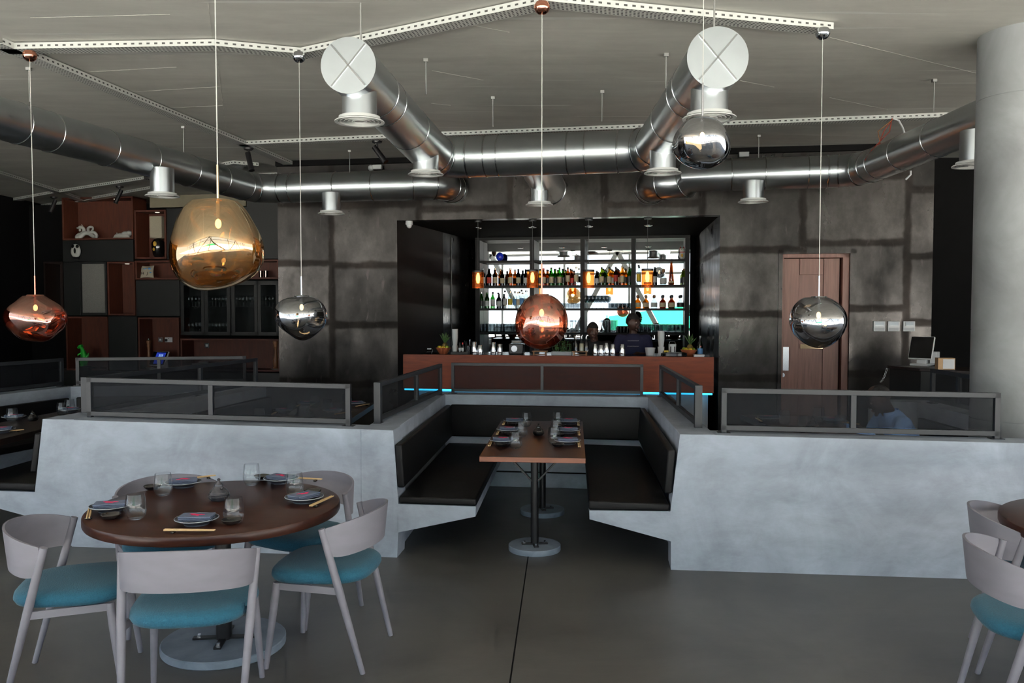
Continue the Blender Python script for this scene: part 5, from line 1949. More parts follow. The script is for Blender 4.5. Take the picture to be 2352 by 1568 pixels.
# glazed cabinet with stemware
gz0, gz1 = zc(528, 770), zc(528, 645)
gc = thing('glass_cabinet', 'dark cabinet with four glazed doors showing stemware', 'cabinet', flat(back(528, 705, CAB), gz0)[:], 0, 'dark cabinet units')
m = MB()
wbox(m, 414, 641, CAB + 0.36, gz0, gz1, 0.03)
wbox(m, 414, 641, CAB + 0.03, gz0, gz0 + 0.03, 0.36)
wbox(m, 414, 641, CAB + 0.03, gz1 - 0.03, gz1, 0.36)
m.build('carcass', 'cabinet_black', gc, world=True, smooth=0)
zg = zc(528, 706)
wbox(MB(), 414, 641, CAB + 0.05, zg - 0.012, zg + 0.012, 0.3).build('shelf', 'cabinet_black', gc, world=True, smooth=0)
for a, b in ((415, 469), (470, 528), (532, 591), (592, 641)):
    m = MB()
    for q in ((a, a + 7, gz0, gz1), (b - 7, b, gz0, gz1), (a, b, gz0, gz0 + 0.06), (a, b, gz1 - 0.07, gz1)):
        wbox(m, q[0], q[1], CAB, q[2], q[3], 0.025)
    d = m.build('door', 'cabinet_black', gc, world=True, smooth=0)
    wbox(MB(), a + 7, b - 7, CAB + 0.012, gz0 + 0.06, gz1 - 0.07, 0.004).build('pane', 'glass_cabinet', d, world=True, smooth=0)
sg = MB().lathe([(0, 0), (0.034, 0.0), (0.033, 0.003), (0.005, 0.008), (0.004, 0.08), (0.012, 0.09), (0.036, 0.12), (0.038, 0.15), (0.031, 0.19), (0.029, 0.19), (0.036, 0.15), (0.034, 0.122), (0.009, 0.093), (0, 0.093)], (0, 0, 0), 14).build('stem_glass', 'glass')
tag(sg, 'x', 'glass')
first = True
for z, wh in ((zg + 0.012, 'upper'), (gz0 + 0.03, 'lower')):
    for px in list(range(434, 462, 8)) + list(range(480, 521, 8)) + list(range(543, 584, 8)) + list(range(603, 630, 8)):
        if wh == 'lower' and px > 520:
            continue
        p = back(px, 705, CAB + 0.2)
        lb = f'stem glass on the {wh} shelf inside the glazed dark cabinet'
        if first:
            sg.location = (p.x, p.y, z)
            sg['label'], sg['group'] = lb, f'stemware, {wh} cabinet shelf'
            first = False
        else:
            dup(sg, (p.x, p.y, z), 0, lb, f'stemware, {wh} cabinet shelf')

# white dragon
p = back(208, 705, CAB + 0.12)
k = p.y / FPX
dgn = thing('dragon_figure', 'white coiled dragon figure in the upper brown niche', 'figurine', (p.x, p.y, zA), ROTB, 'white figures')
P_ = [(344, 420), (352, 455), (365, 480), (395, 475), (425, 430), (440, 470), (430, 520), (380, 560), (340, 580), (325, 610), (345, 640), (385, 635), (420, 590), (470, 545), (540, 545), (610, 590), (670, 620), (710, 590), (690, 540), (640, 525), (590, 540), (560, 500), (545, 450), (575, 425), (615, 435), (620, 480), (590, 500)]
pts = [Vector(((x / 8.254 + 140 - 208) * k, 0.03 * math.sin(i * 0.7), max(0.018, (648 - y) / 8.254 * k))) for i, (x, y) in enumerate(P_[4:])]
sm_ = []
for i in range(len(pts) - 1):
    a, b = pts[max(0, i - 1)], pts[i]
    c, d = pts[i + 1], pts[min(len(pts) - 1, i + 2)]
    for s in range(4):
        t = s / 4
        sm_.append(0.5 * ((2 * b) + (c - a) * t + (2 * a - 5 * b + 4 * c - d) * t * t + (3 * b - a - 3 * c + d) * t ** 3))
n = len(sm_)
MB().tube(sm_, [0.026 + 0.016 * math.sin(min(1, i / n * 1.6) * PI) * (1 if i < n * .6 else .7) - (0.012 * max(0, (i / n - .75) * 4)) for i in range(n)], 14).build('body', 'white_ceramic', dgn, smooth=60)
hd = pts[0]
MB().ball(hd + Vector((-0.03, 0, 0.0)), (0.05, 0.035, 0.03), 16, 10).ball(hd + Vector((-0.085, 0, -0.012)), (0.03, 0.024, 0.017), 12, 8).ball(hd + Vector((-0.05, 0.0, -0.05)), (0.02, 0.018, 0.026), 12, 8).tube([hd + Vector((-.01, 0.01, .02)), hd + Vector((-.03, .02, .055))], [.011, .002], 8).tube([hd + Vector((.01, -0.01, .02)), hd + Vector((.0, -.02, .055))], [.011, .002], 8).build('head', 'white_ceramic', dgn)
# white lying dog
p = back(284, 705, CAB + 0.12)
dog = thing('dog_figure', 'white long-eared dog figure lying in the upper brown niche', 'figurine', (p.x, p.y, zA), ROTB, 'white figures')
S_ = k / 8.254


def dpt2(x, y):
    return Vector(((x - 1190) * S_, 0, (650 - y) * S_))


m = MB()
m.tube([dpt2(1000, 640), dpt2(1060, 610), dpt2(1150, 605), dpt2(1260, 605), dpt2(1330, 590)], [0.004, 0.036, 0.05, 0.05, 0.03], 14)
m.tube([dpt2(1260, 640), dpt2(1350, 640)], [0.02, 0.014], 10)
m.tube([dpt2(1090, 590), dpt2(1076, 545)], [0.016, 0.009], 8)
m.build('body', 'white_ceramic', dog, smooth=60)
MB().ball(dpt2(1335, 558), (0.052, 0.045, 0.046), 16, 12).build('head', 'white_ceramic', dog)
MB().tube([dpt2(1310, 545) + Vector((0, -0.035, 0)), dpt2(1250, 555) + Vector((0, -.04, 0)), dpt2(1212, 562) + Vector((0, -.03, 0))], [0.018, 0.024, 0.018], 12).build('ear', 'white_ceramic', dog)
# small pale mask on the dark panel
p = back(174, 573, CAB - 0.03)
mk = thing('wall_mask', 'small black and white mask-like figure before the dark cabinet front', 'mask', (p.x, p.y, p.z), ROTB)
MB().ball((-0.045, 0, -0.04), (0.05, 0.03, 0.09), 16, 12).ball((0.05, 0, -0.03), (0.045, 0.03, 0.085), 16, 12).ball((0, 0, 0.03), (0.08, 0.03, 0.07), 18, 12).ball((0.01, 0, -0.1), (0.06, 0.028, 0.035), 16, 10).build('face', 'white_ceramic', mk, smooth=60)
m = MB()
m.ball((-0.04, -0.022, 0.055), (0.032, 0.014, 0.03), 12, 8).ball((0.045, -0.022, 0.055), (0.032, 0.014, 0.03), 12, 8).ball((0.0, -0.03, -0.02), (0.02, 0.012, 0.05), 12, 8)
m.build('dark_patch', 'black_matte', mk)
MB().box((0.0, 0.01, -0.155), (0.1, 0.04, 0.05)).build('stand', 'black_metal', mk)
# table lamp in the niche
p = back(366, 705, CAB + 0.2)
lp = thing('table_lamp', 'lamp with tall beige cloth shade on a dark gilt vase base', 'lamp', (p.x, p.y, zF), ROTB)
hl = zc(366, 545) - zF
ht = zc(366, 494) - zF
MB().lathe([(0, 0), (0.06, 0), (0.09, 0.05), (0.115, 0.18), (0.115, hl * 0.75), (0.08, hl * 0.92), (0.03, hl), (0, hl)], (0, 0, 0), 28).build('vase_base', 'pot_dark', lp)
MB().box((0, 0, (hl + ht) / 2), (0.235, 0.16, ht - hl)).build('lamp_shade', 'cream_cloth', lp, bevel=0.01)
m = MB()
m.ball((0, -0.107, hl * 0.70), (0.036, 0.02, 0.046), 14, 10).ball((-0.02, -0.11, hl * 0.42), (0.022, 0.018, 0.03), 12, 8)
m.build('gilt_flower_motif', 'gold_paint', lp)
# pillow with letters
p = back(341, 705, CAB + 0.16)
pl = thing('pillow', 'small printed pillow with dark letters, leaning in the long brown niche', 'pillow', (p.x, p.y, zP), ROTB)
hp = 0.185


def pil(q):
    u, v = q.x / 0.14, q.z / 0.105
    return Vector((q.x * (1 + 0.18 * v * v), q.y, q.z * (1 + 0.18 * u * u)))


m = MB()
NX = 14
grid = {}
for s in (-1, 1):
    for i in range(NX + 1):
        for j in range(NX + 1):
            u, v = i / NX * 2 - 1, j / NX * 2 - 1
            b = (1 - u * u) ** 0.5 * (1 - v * v) ** 0.5 if abs(u) < 1 and abs(v) < 1 else 0
            x = 0.125 * u * (1 + 0.10 * v * v - 0.04)
            z = 0.105 * v * (1 + 0.10 * u * u - 0.04)
            grid[s, i, j] = m.bm.verts.new((x - 0.16 * z, s * 0.045 * b - 0.02 + 0.35 * z, z + 0.115))
    for i in range(NX):
        for j in range(NX):
            f = [grid[s, i, j], grid[s, i + 1, j], grid[s, i + 1, j + 1], grid[s, i, j + 1]]
            m.bm.faces.new(f if s < 0 else f[::-1])
bmesh.ops.remove_doubles(m.bm, verts=m.bm.verts, dist=1e-5)
m.build('pillow_cover', 'cream_cloth', pl, smooth=60)


def letter(txt, size, loc, rot, mat, parent, name='letter', ext=0.001):
    cu = bpy.data.curves.new(name, 'FONT')
    cu.body = txt
    cu.size = size
    cu.extrude = ext
    cu.align_x = 'CENTER'
    cu.align_y = 'CENTER'
    ob = bpy.data.objects.new(name, cu)
    COL.objects.link(ob)
    dg = bpy.context.evaluated_depsgraph_get()
    me = bpy.data.meshes.new_from_object(ob.evaluated_get(dg))
    bpy.data.objects.remove(ob)
    me.materials.clear()
    me.materials.append(M(mat))
    ob = bpy.data.objects.new(name, me)
    COL.objects.link(ob)
    ob.parent = parent
    ob.location = loc
    ob.rotation_euler = rot
    return ob


letter('H', 0.075, (-0.05, -0.085, 0.085), (PI / 2 - 0.33, 0, 0), 'black_matte', pl)
letter('J', 0.075, (0.045, -0.085, 0.085), (PI / 2 - 0.33, 0, 0), 'black_matte', pl)
m = MB()
for (x, z, r) in ((-0.02, 0.16, 0.03), (0.05, 0.165, 0.035), (0.0, 0.105, 0.02), (0.085, 0.10, 0.02), (-0.06, 0.165, .015)):
    m.ball((x, -0.050 + 0.33 * (z - .115), z), (r, 0.012, r * 0.7), 12, 8)
m.build('blue_print_motif', 'label_blue', pl)
# orange tumblers at the end of the long niche
for i, px in enumerate((600, 612)):
    p = back(px, 705, CAB + 0.2)
    o = MB().lathe([(0, 0), (0.035, 0), (0.04, 0.12), (0.037, 0.12), (0.032, 0.005), (0, 0.005)], (0, 0, 0), 18).build('orange_glass', 'glass_amber')
    o.location = (p.x, p.y, zP)
    tag(o, 'orange glass at the end of the long brown niche, ' + ['nearer the gold lamp', 'further from the gold lamp'][i], 'glass', 'orange glasses')
# green dinosaur
p = back(191, 705, CAB - 0.02)
zd0 = zc(191, 840)
dn = thing('dinosaur_figure', 'bright green standing dinosaur figure before the brown niche', 'figurine', (p.x, p.y, zd0), ROTB)
kk = p.y / FPX / 3.41


def dp(x, y, yy=0.0):
    return Vector(((x - 655) * kk, yy, (1365 - y) * kk))


m = MB()
m.tube([dp(690, 1300), dp(672, 1330), dp(655, 1290), dp(648, 1260), dp(640, 1235), dp(628, 1215)], [0.012, 0.05, 0.062, 0.048, 0.03, 0.028], 16)
m.tube([dp(640, 1208), dp(618, 1212), dp(600, 1222)], [0.028, 0.027, 0.012], 12)
m.tube([dp(622, 1222), dp(606, 1228)], [0.012, 0.008], 8)
m.tube([dp(640, 1265, -.04), dp(622, 1275, -.06), dp(620, 1285, -.06)], [0.016, 0.012, 0.006], 8)
m.tube([dp(640, 1265, .04), dp(622, 1275, .06), dp(620, 1285, .06)], [0.016, 0.012, 0.006], 8)
m.tube([dp(670, 1300), dp(688, 1280), dp(694, 1262)], [0.03, 0.018, 0.006], 10)
for s in (-1, 1):
    m.tube([dp(655, 1310, s * .035), dp(650, 1340, s * .045), dp(655, 1362, s * .045)], [0.045, 0.034, 0.024], 12)
    m.ball(dp(645, 1361, s * .045), (0.04, 0.028, 0.016), 12, 8)
o = m.build('body', 'dino_green', dn, smooth=60)
o = MB().box((0, 0, 0.0), (0.16, 0.16, 0.02)).build('plinth', 'black_metal', dn)
o.location = (0, 0, -0.01)
tb = bpy.data.objects.new('x', None)
bpy.data.objects.remove(tb)
o = wbox(MB(), 182, 200, CAB - 0.10, zd0 - 0.4, zd0 - 0.021, 0.2).build('plinth_block', 'black_metal', None, smooth=0, loc=flat(p, zd0 - .2))
tag(o, 'black block under the green dinosaur', 'plinth')
# touch-screen till on the shelves


def till(root, w, h, tilt, face, disp='black_gloss', keys=False):
    MB().box((0, 0.03, 0.012), (w * 0.75, 0.26, 0.024)).build('base', 'white_plastic', root, bevel=0.006)
    m = MB()
    m.prism([(-0.05, 0.16, 0.02), (-0.05, -0.02, 0.02), (-0.05, 0.05, 0.02 + h * 0.85), (-0.05, 0.13, 0.02 + h * 0.85)], (0.10, 0, 0))
    m.build('stand', 'white_plastic', root, smooth=0, bevel=0.006)
    c = Vector((0, 0.0, 0.06 + h / 2))
    s = MB().box(c, (w, 0.03, h), 0, tilt).build('screen_housing', 'white_plastic', root, bevel=0.008)
    R_ = Matrix.Rotation(tilt, 3, 'X')
    d = MB().box(c + R_ @ Vector((0, -0.0165, 0)), (w - 0.016, 0.003, h - 0.016), 0, tilt).build('display', disp, s)
    if keys:
        MB().box(c + R_ @ Vector((0.025, -0.0185, 0.0)), (w * 0.62, 0.001, h * 0.8), 0, tilt).build('keypad_area', 'screen_blue', s)
        m = MB()
        for i in range(3):
            for j in range(4):
                m.box(c + R_ @ Vector((0.0 + i * 0.034, -0.0195, 0.06 - j * 0.036)), (0.026, 0.001, 0.026), 0, tilt)
        m.build('key_button', 'key_blue', s, smooth=0)
    return c


p = back(364, 705, CAB - 0.02)
t = thing('till', 'white touch-screen till with a lit blue keypad in a brown niche', 'till', (p.x, p.y, zM - 0.0), ROTB - 0.25)
till(t, 0.35, 0.27, -0.45, 0, keys=True)
# mills
for px, lb, tall in ((632, 'turned wooden mill standing on a white saucer beside the steel wall', 1.0), (340, 'turned wooden mill behind the lit till', 1.0)):
    zz = (zN if px > 500 else zM)
    p = back(px, 705, CAB + (0.05 if px > 500 else 0.25))
    t = thing('pepper_mill', lb, 'mill', (p.x, p.y, zz + 0.022), 0, 'wooden mills')
    H_ = zc(632, 777) - zN - 0.03
    pr = [(0, 0), (.042, 0), (.046, .03), (.034, .06), (.04, .1), (.046, .16), (.05, .26), (.042, .36), (.03, .46), (.026, .6), (.03, .68), (.04, .74), (.032, .78), (.036, .82), (.046, .88), (.042, .92), (.02, .95), (.014, .97), (.018, .985), (0, 1.0)]
    MB().lathe([(r, z * H_) for r, z in pr[:-3]], (0, 0, 0), 24).build('mill_body', 'wood_mill', t)
    MB().ball((0, 0, H_ * 0.975), 0.017, 12, 8).build('finial', 'brushed_chrome', t)
    o = MB().lathe([(0, 0), (0.05, 0), (0.09, 0.016), (0.086, 0.018), (0.048, 0.006), (0, 0.006)], (0, 0, 0), 28).build('saucer', 'white_ceramic')
    o.location = (p.x, p.y, zz)
    o.scale = (1, 1, 1.1)
    tag(o, 'small white saucer under the ' + ('mill beside the steel wall' if px > 500 else 'mill behind the till'), 'saucer', 'saucers')
# stacks of plates in the wide niche
for px, n in ((449, 6), (466, 8)):
    p = back(px, 705, CAB + 0.15)
    for i in range(n):
        o = MB().lathe([(0, 0), (0.05, 0), (0.085, 0.012), (0.083, 0.014), (0.048, 0.004), (0, 0.004)], (0, 0, 0), 24).build('small_plate', 'white_ceramic')
        o.location = (p.x, p.y, zN + i * 0.015)
        tag(o, 'small white plate in the ' + ('lower' if n == 6 else 'taller') + ' stack inside the wide brown niche', 'plate', f'stack of {n} plates in the niche')


def socket(p, w, h, label, name='socket', cat='socket', dark=False, rz=ROTB):
    t = thing(name, label, cat, p[:], rz)
    MB().box((0, -0.005, 0), (w, 0.01, h)).build('face_plate', 'brushed_chrome' if dark else 'white_plastic', t, bevel=0.002)
    return t


t = socket(back(369, 780, CAB + 0.39), 0.085, 0.085, 'single steel switch plate above the lit till', 'switch_plate', 'switch', True)
MB().box((0, -0.012, 0), (0.03, 0.005, 0.03)).build('rocker', 'white_plastic', t)
t = socket(back(388, 780, CAB + 0.39), 0.146, 0.086, 'white double socket with a black plug above the lit till')
MB().box((-0.045, -0.025, -0.008), (0.045, 0.04, 0.045)).build('plug', 'black_metal', t, bevel=0.006)
MB().box((0.0, -0.011, 0.025), (0.016, 0.004, 0.012)).build('rocker', 'black_metal', t)
t = socket(back(475.5, 793, CAB + 0.39), 0.085, 0.085, 'single steel socket in the wide brown niche', 'socket', 'socket', True)
MB().box((0, -0.011, 0), (0.04, 0.004, 0.04)).build('rocker', 'grey_plastic', t)
# control plates by the door
for i, px in enumerate((2019, 2052, 2087)):
    p = back(px, 749, WALL - 0.001)
    t = thing('control_plate', 'white wall control plate, ' + ['nearest the wooden door', 'middle of three', 'furthest from the wooden door'][i], 'switch', p[:], ROTB, 'control plates by the door')
    MB().box((0, -0.012, 0), (0.135, 0.024, 0.122)).build('housing', 'white_plastic', t, bevel=0.004)
    MB().box((0, -0.026, 0.025), (0.1, 0.004, 0.05)).build('display', 'glass_window', t)
    MB().box((0, -0.025, -0.035), (0.115, 0.003, 0.035)).build('cover_flap', 'grey_plastic', t)

# ================================================================== SERVICE DESK AT THE RIGHT
zs_ = 1.1
A_, B_ = at_z(2112, 846, zs_), at_z(2227, 852, zs_)
C_2, D_2 = B_ + Vector((0.45, 0.55, 0)), A_ + Vector((-0.12, 0.5, 0))
sd = thing('service_desk', 'dark service desk behind the seated man, carrying a touch-screen till', 'desk', flat((A_ + B_) / 2, 0)[:])
MB().prism([flat(q, zs_ - 0.03) for q in (A_, B_, C_2, D_2)], (0, 0, 0.03)).build('desk_top', 'wood_dark', sd, world=True, smooth=0, bevel=0.003)
ins = [flat(q, 0).lerp(flat((A_ + C_2) / 2, 0), 0.04) for q in (A_, B_, C_2, D_2)]
MB().prism([flat(q, 0) for q in ins], (0, 0, zs_ - 0.03)).build('carcass', 'cabinet_black', sd, world=True, smooth=0)
p = at_z(2122, 841, zs_)
t = thing('till', 'white touch-screen till with a dark screen on the service desk', 'till', (p.x + 0.03, p.y + 0.12, zs_), math.radians(-42))
till(t, 0.25, 0.27, -0.42, 0)
MB().box((0.11, 0.1, 0.09), (0.07, 0.12, 0.13)).build('receipt_printer', 'white_plastic', t, bevel=0.006)
p = at_z(2093, 836, zs_)
o = MB().box((0, 0, 0.02), (0.13, 0.06, 0.026), 0.2).build('card_reader', 'white_plastic', bevel=0.01)
o.location = (p.x + 0.14, p.y - 0.06, zs_ - 0.008)
tag(o, 'white hand-held reader beside the till on the service desk', 'card reader')
p = at_z(2178, 849, zs_)
t = thing('cardboard_box', 'small cardboard box with a blank white label on the service desk', 'box', (p.x, p.y + 0.07, zs_), math.radians(-12))
MB().box((0, 0, 0.06), (0.165, 0.12, 0.12)).build('carton', 'cardboard', t, bevel=0.003)
MB().box((0.02, -0.061, 0.06), (0.11, 0.002, 0.1)).build('label', 'paper', t)
q0_, q1_ = D_2 + Vector((0, 0, -0.03)), at_y(2022, 878, D_2.y)
ch = []
for i in range(15):
    u = i / 14
    v = q0_.lerp(q1_, u)
    v.z -= 0.03 * math.sin(u * PI)
    ch.append(v)
m = MB()
for i, (a, b) in enumerate(zip(ch, ch[1:])):
    d = (b - a)
    s = d.cross(Vector((0, 1, 0)) if i % 2 else Vector((0.3, 0.2, 1))).normalized()
    c_ = (a + b) / 2
    m.tube([c_ + d * 0.62 * math.cos(t) + s * 0.008 * math.sin(t) for t in [2 * PI * j / 10 for j in range(10)]], 0.0026, 5, closed=True)
o = m.build('chain', 'chrome', None, loc=ch[0])
tag(o, 'short steel chain hanging beside the service desk', 'chain')

# ================================================================== CEILING FITTINGS


def track_spot(px, py, Y, label, yaw=0.6):
    c = at_z(px, py, ZC - 0.055) if Y is None else at_y(px, py, Y)
    t = thing('spotlight', label, 'spotlight', (c.x, c.y, ZC - 0.055), 0, 'black spotlights on the trays')
    MB().lathe([(0, 0), (0.06, 0), (0.055, -0.02), (0.03, -0.03), (0, -0.03)], (0, 0, 0), 24).build('base_plate', 'black_metal', t)
    MB().tube([(0, 0, -0.03), (0, 0, -0.1)], 0.012, 12).build('stem', 'black_metal', t)
    d = Vector((math.sin(yaw), -0.2, -0.9)).normalized()
    a = Vector((0, 0, -0.11)) - d * 0.06
    MB().tube([a, a + d * 0.22], 0.032, 20).tube([a + d * 0.22, a + d * 0.235], [0.032, 0.036], 20).build('lamp_barrel', 'black_metal', t)
    return t


track_spot(571, 340, None, 'black spotlight at the forking trays above the gold lamp', 0.25)
track_spot(866, 324, None, 'black spotlight beside the main duct on the long rear tray', 0.75)
track_spot(124, 452, None, 'black spotlight over the dark corner beside the small copper lamp cord', -0.3)
track_spot(275, 428, None, 'black spotlight over the upper brown niche', -0.35)
c = at_z(532, 381, ZC)
o = MB().lathe([(0, -0.06), (0.09, -0.052), (0.15, -0.03), (0.17, 0), (0, 0)], (0, 0, 0), 32).build('ceiling_dome', 'white_plastic')
o.location = c
tag(o, 'shallow white dome fitting on the ceiling above the round duct elbow', 'ceiling fitting')
for px, py, lb in ((862, 384, 'small white twin emergency light over the elbow duct'), (1703, 355, 'small white box over the duct near the wooden door')):
    p = back(px, py, WALL - 0.08)
    t = thing('emergency_light', lb, 'light', p[:], ROTB)
    MB().box((0.03, 0, 0), (0.12, 0.06, 0.06)).build('housing', 'white_plastic', t, bevel=0.006)
    if px < 1000:
        MB().ball((-0.055, -0.01, -0.01), (0.04, 0.04, 0.042), 14, 10).build('lamp_head', 'white_plastic', t)
    MB().box((0.02, 0.045, 0), (0.05, 0.07, 0.03)).build('bracket', 'white_plastic', t)
# loose wires on the duct over the door
w0 = at_z(2051, 272, ZC - 0.06)
o = MB().tube([w0, w0 + Vector((0.06, 0.0, -0.02)), w0 + Vector((0.1, 0, -0.09)), w0 + Vector((0.13, 0, -0.17))], 0.009, 8).build('loose_cable', 'white_plastic', None, loc=w0)
tag(o, 'white cable end dangling from the tray near the concrete column', 'cable', 'loose cables')
rr = random.Random(4)
e0 = at_y(1998, 368, 9.0)
for k, (mt, nm) in enumerate((('wire_red', 'rust-red wire looping from the tray to the duct, inner'), ('wire_red', 'rust-red wire looping from the tray to the duct, outer'), ('wood_mill', 'brown wire looping from the tray to the duct'))):
    o1 = Vector((0.03 * k - 0.05, 0, -0.02 * k))
    mid1 = w0.lerp(e0, 0.35) + Vector((0.05 - 0.06 * k, 0, 0.02))
    mid2 = w0.lerp(e0, 0.7) + Vector((-0.05 + 0.05 * k, 0, -0.02))
    o = MB().tube([w0 + o1 * 0.2, mid1, mid2, e0 + o1], 0.005, 6).build('loose_wire', mt, None, loc=w0)
    tag(o, nm, 'wire', 'loose wires')
w1 = at_y(2092, 392, 8.75)
o = MB().tube([w1, w1 + Vector((0, 0, -0.04)), w1 + Vector((-0.05, 0, -0.09))], 0.009, 8).build('loose_cable', 'white_plastic', None, loc=w1)
tag(o, 'white cable end dangling under the duct above the door', 'cable', 'loose cables')


# ================================================================== PEOPLE


def loft(mb, rings, seg=24):
    """rings: (centre, half width, half depth, forward tilt of the ring plane)"""
    prev = None
    for c, rx, ry, tilt in rings:
        R_ = Matrix.Rotation(tilt, 3, 'X')
        cur = [mb.bm.verts.new(Vector(c) + R_ @ Vector((rx * math.cos(2 * PI * k / seg), ry * math.sin(2 * PI * k / seg), 0))) for k in range(seg)]
        if prev:
            for k in range(seg):
                j = (k + 1) % seg
                mb.bm.faces.new([prev[k], prev[j], cur[j], cur[k]])
        else:
            mb.bm.faces.new(list(reversed(cur)))
        prev = cur
    mb.bm.faces.new(prev)
    return mb


def limb(mb, pts, rads):
    mb.tube(pts, rads, 16)
    for p, r in zip(pts, rads):
        mb.ball(p, r * 0.99, 14, 10)
    return mb


def head_shape(mb, c, R_, s=1.0):
    """skull, jaw, brow, nose, chin, ears; local face looks along -y"""
    c = Vector(c)
    n0 = len(mb.bm.verts)

    def shape(p):
        z = p.z / 0.118
        k = 1.0
        if z < 0:
            k = 1 - 0.28 * z * z
        x = p.x * k
        y = p.y
        if p.y < 0:
            y = p.y * (0.93 if z < 0.2 else 0.95)
            if z < -0.1:
                y -= 0.006
        else:
            y = p.y * (1.05 if z > -0.2 else 0.82)
        return Vector((x, y, p.z))
    mb.ball((0, 0, 0), (0.076, 0.098, 0.118), 28, 20, shape)
    mb.ball((0, -0.093, -0.018), (0.015, 0.022, 0.016), 12, 8)             # nose tip
    mb.tube([(0, -0.085, 0.03), (0, -0.097, -0.012)], [0.009, 0.013], 10)   # bridge
    mb.ball((0, -0.084, -0.058), (0.026, 0.016, 0.009), 14, 8)             # lips
    mb.ball((0, -0.082, -0.1), (0.022, 0.018, 0.017), 12, 8)               # chin
    for s_ in (-1, 1):
        mb.ball((s_ * 0.032, -0.077, 0.034), (0.027, 0.016, 0.009), 12, 8)  # brows
        mb.ball((s_ * 0.04, -0.066, -0.02), (0.022, 0.02, 0.018), 12, 8)    # cheeks
        mb.ball((s_ * 0.077, 0.008, 0.0), (0.010, 0.022, 0.033), 12, 8)     # ears
    mb.bm.verts.ensure_lookup_table()
    for v in mb.bm.verts[n0:]:
        v.co = c + R_ @ (v.co * s)


def hand(mb, wrist, d, up, side, curl=0.5):
    """palm with four unequal bent fingers and a thumb off its side"""
    d, up = Vector(d).normalized(), Vector(up).normalized()
    s = d.cross(up).normalized() * side
    up = s.cross(d).normalized() * side
    w = Vector(wrist)
    mb.tube([w, w + d * 0.03, w + d * 0.075], [0.022, 0.032, 0.03], 12)
    for k in (-1, 0, 1):
        mb.tube([w + d * 0.02 + s * 0.012 * k, w + d * 0.085 + s * 0.022 * k], [0.016, 0.013], 10)
    for k, l in enumerate((0.07, 0.08, 0.075, 0.058)):
        b = w + d * 0.08 + s * (0.031 - 0.0205 * k)
        m1 = b + (d * math.cos(curl * 0.6) - up * math.sin(curl * 0.6)) * l * 0.45
        m2 = m1 + (d * math.cos(curl * 1.4) - up * math.sin(curl * 1.4)) * l * 0.33
        m3 = m2 + (d * math.cos(curl * 2.1) - up * math.sin(curl * 2.1)) * l * 0.25
        mb.tube([b, m1, m2, m3], [0.0098, 0.009, 0.0082, 0.0065], 10)
    t0 = w + d * 0.028 + s * 0.026
    t1 = t0 + (d * 0.55 + s * 0.75 - up * 0.2).normalized() * 0.036
    t2 = t1 + (d * 0.85 + s * 0.25 - up * 0.35).normalized() * 0.032
    mb.tube([t0, t1, t2], [0.0125, 0.0108, 0.0085], 10)


def finish(mb, name, mat, parent, voxel=0.011, smooth=4):
    o = mb.build(name, mat, parent, smooth=180)
    r = o.modifiers.new('one_skin', 'REMESH')
    r.mode = 'VOXEL'
    r.voxel_size = voxel
    r.use_smooth_shade = True
    if smooth:
        s = o.modifiers.new('soften', 'SMOOTH')
        s.factor = 0.5
        s.iterations = smooth
    return o


def face_parts(t, c, R_, hair_mat, short=True, lip='lip', cut=0.0):
    c = Vector(c)

    def T(p):
        return c + R_ @ Vector(p)
    for s_ in (-1, 1):
        e = MB().ball(T((s_ * 0.031, -0.080, 0.014)), 0.0115, 12, 8).build('eye', 'eye_white', t)
        MB().ball(T((s_ * 0.031, -0.0895, 0.014)), 0.0052, 10, 6).build('pupil', 'eye_dark', e)
    m = MB()
    for z in (-0.054, -0.063):
        m.ball(T((0, -0.096, z)), (0.021, 0.006, 0.0045), 12, 6)
    m.build('mouth', lip, t)
    m = MB()

    def hs(p):
        if p.z < 0.035 and p.y < -0.02:
            p.z = 0.04 + (p.z + 0.1) * 0.1
            p.y *= 0.9
        if p.z < -0.03:
            p.z = -0.03 + (p.z + 0.03) * 0.25
            p.y = min(p.y, 0.1)
        return p
    m.ball((0, 0.008, 0.018), (0.083, 0.103, 0.112 + cut), 28, 20, hs)
    for v in m.bm.verts:
        v.co = c + R_ @ v.co
    m.build('hair', hair_mat, t)


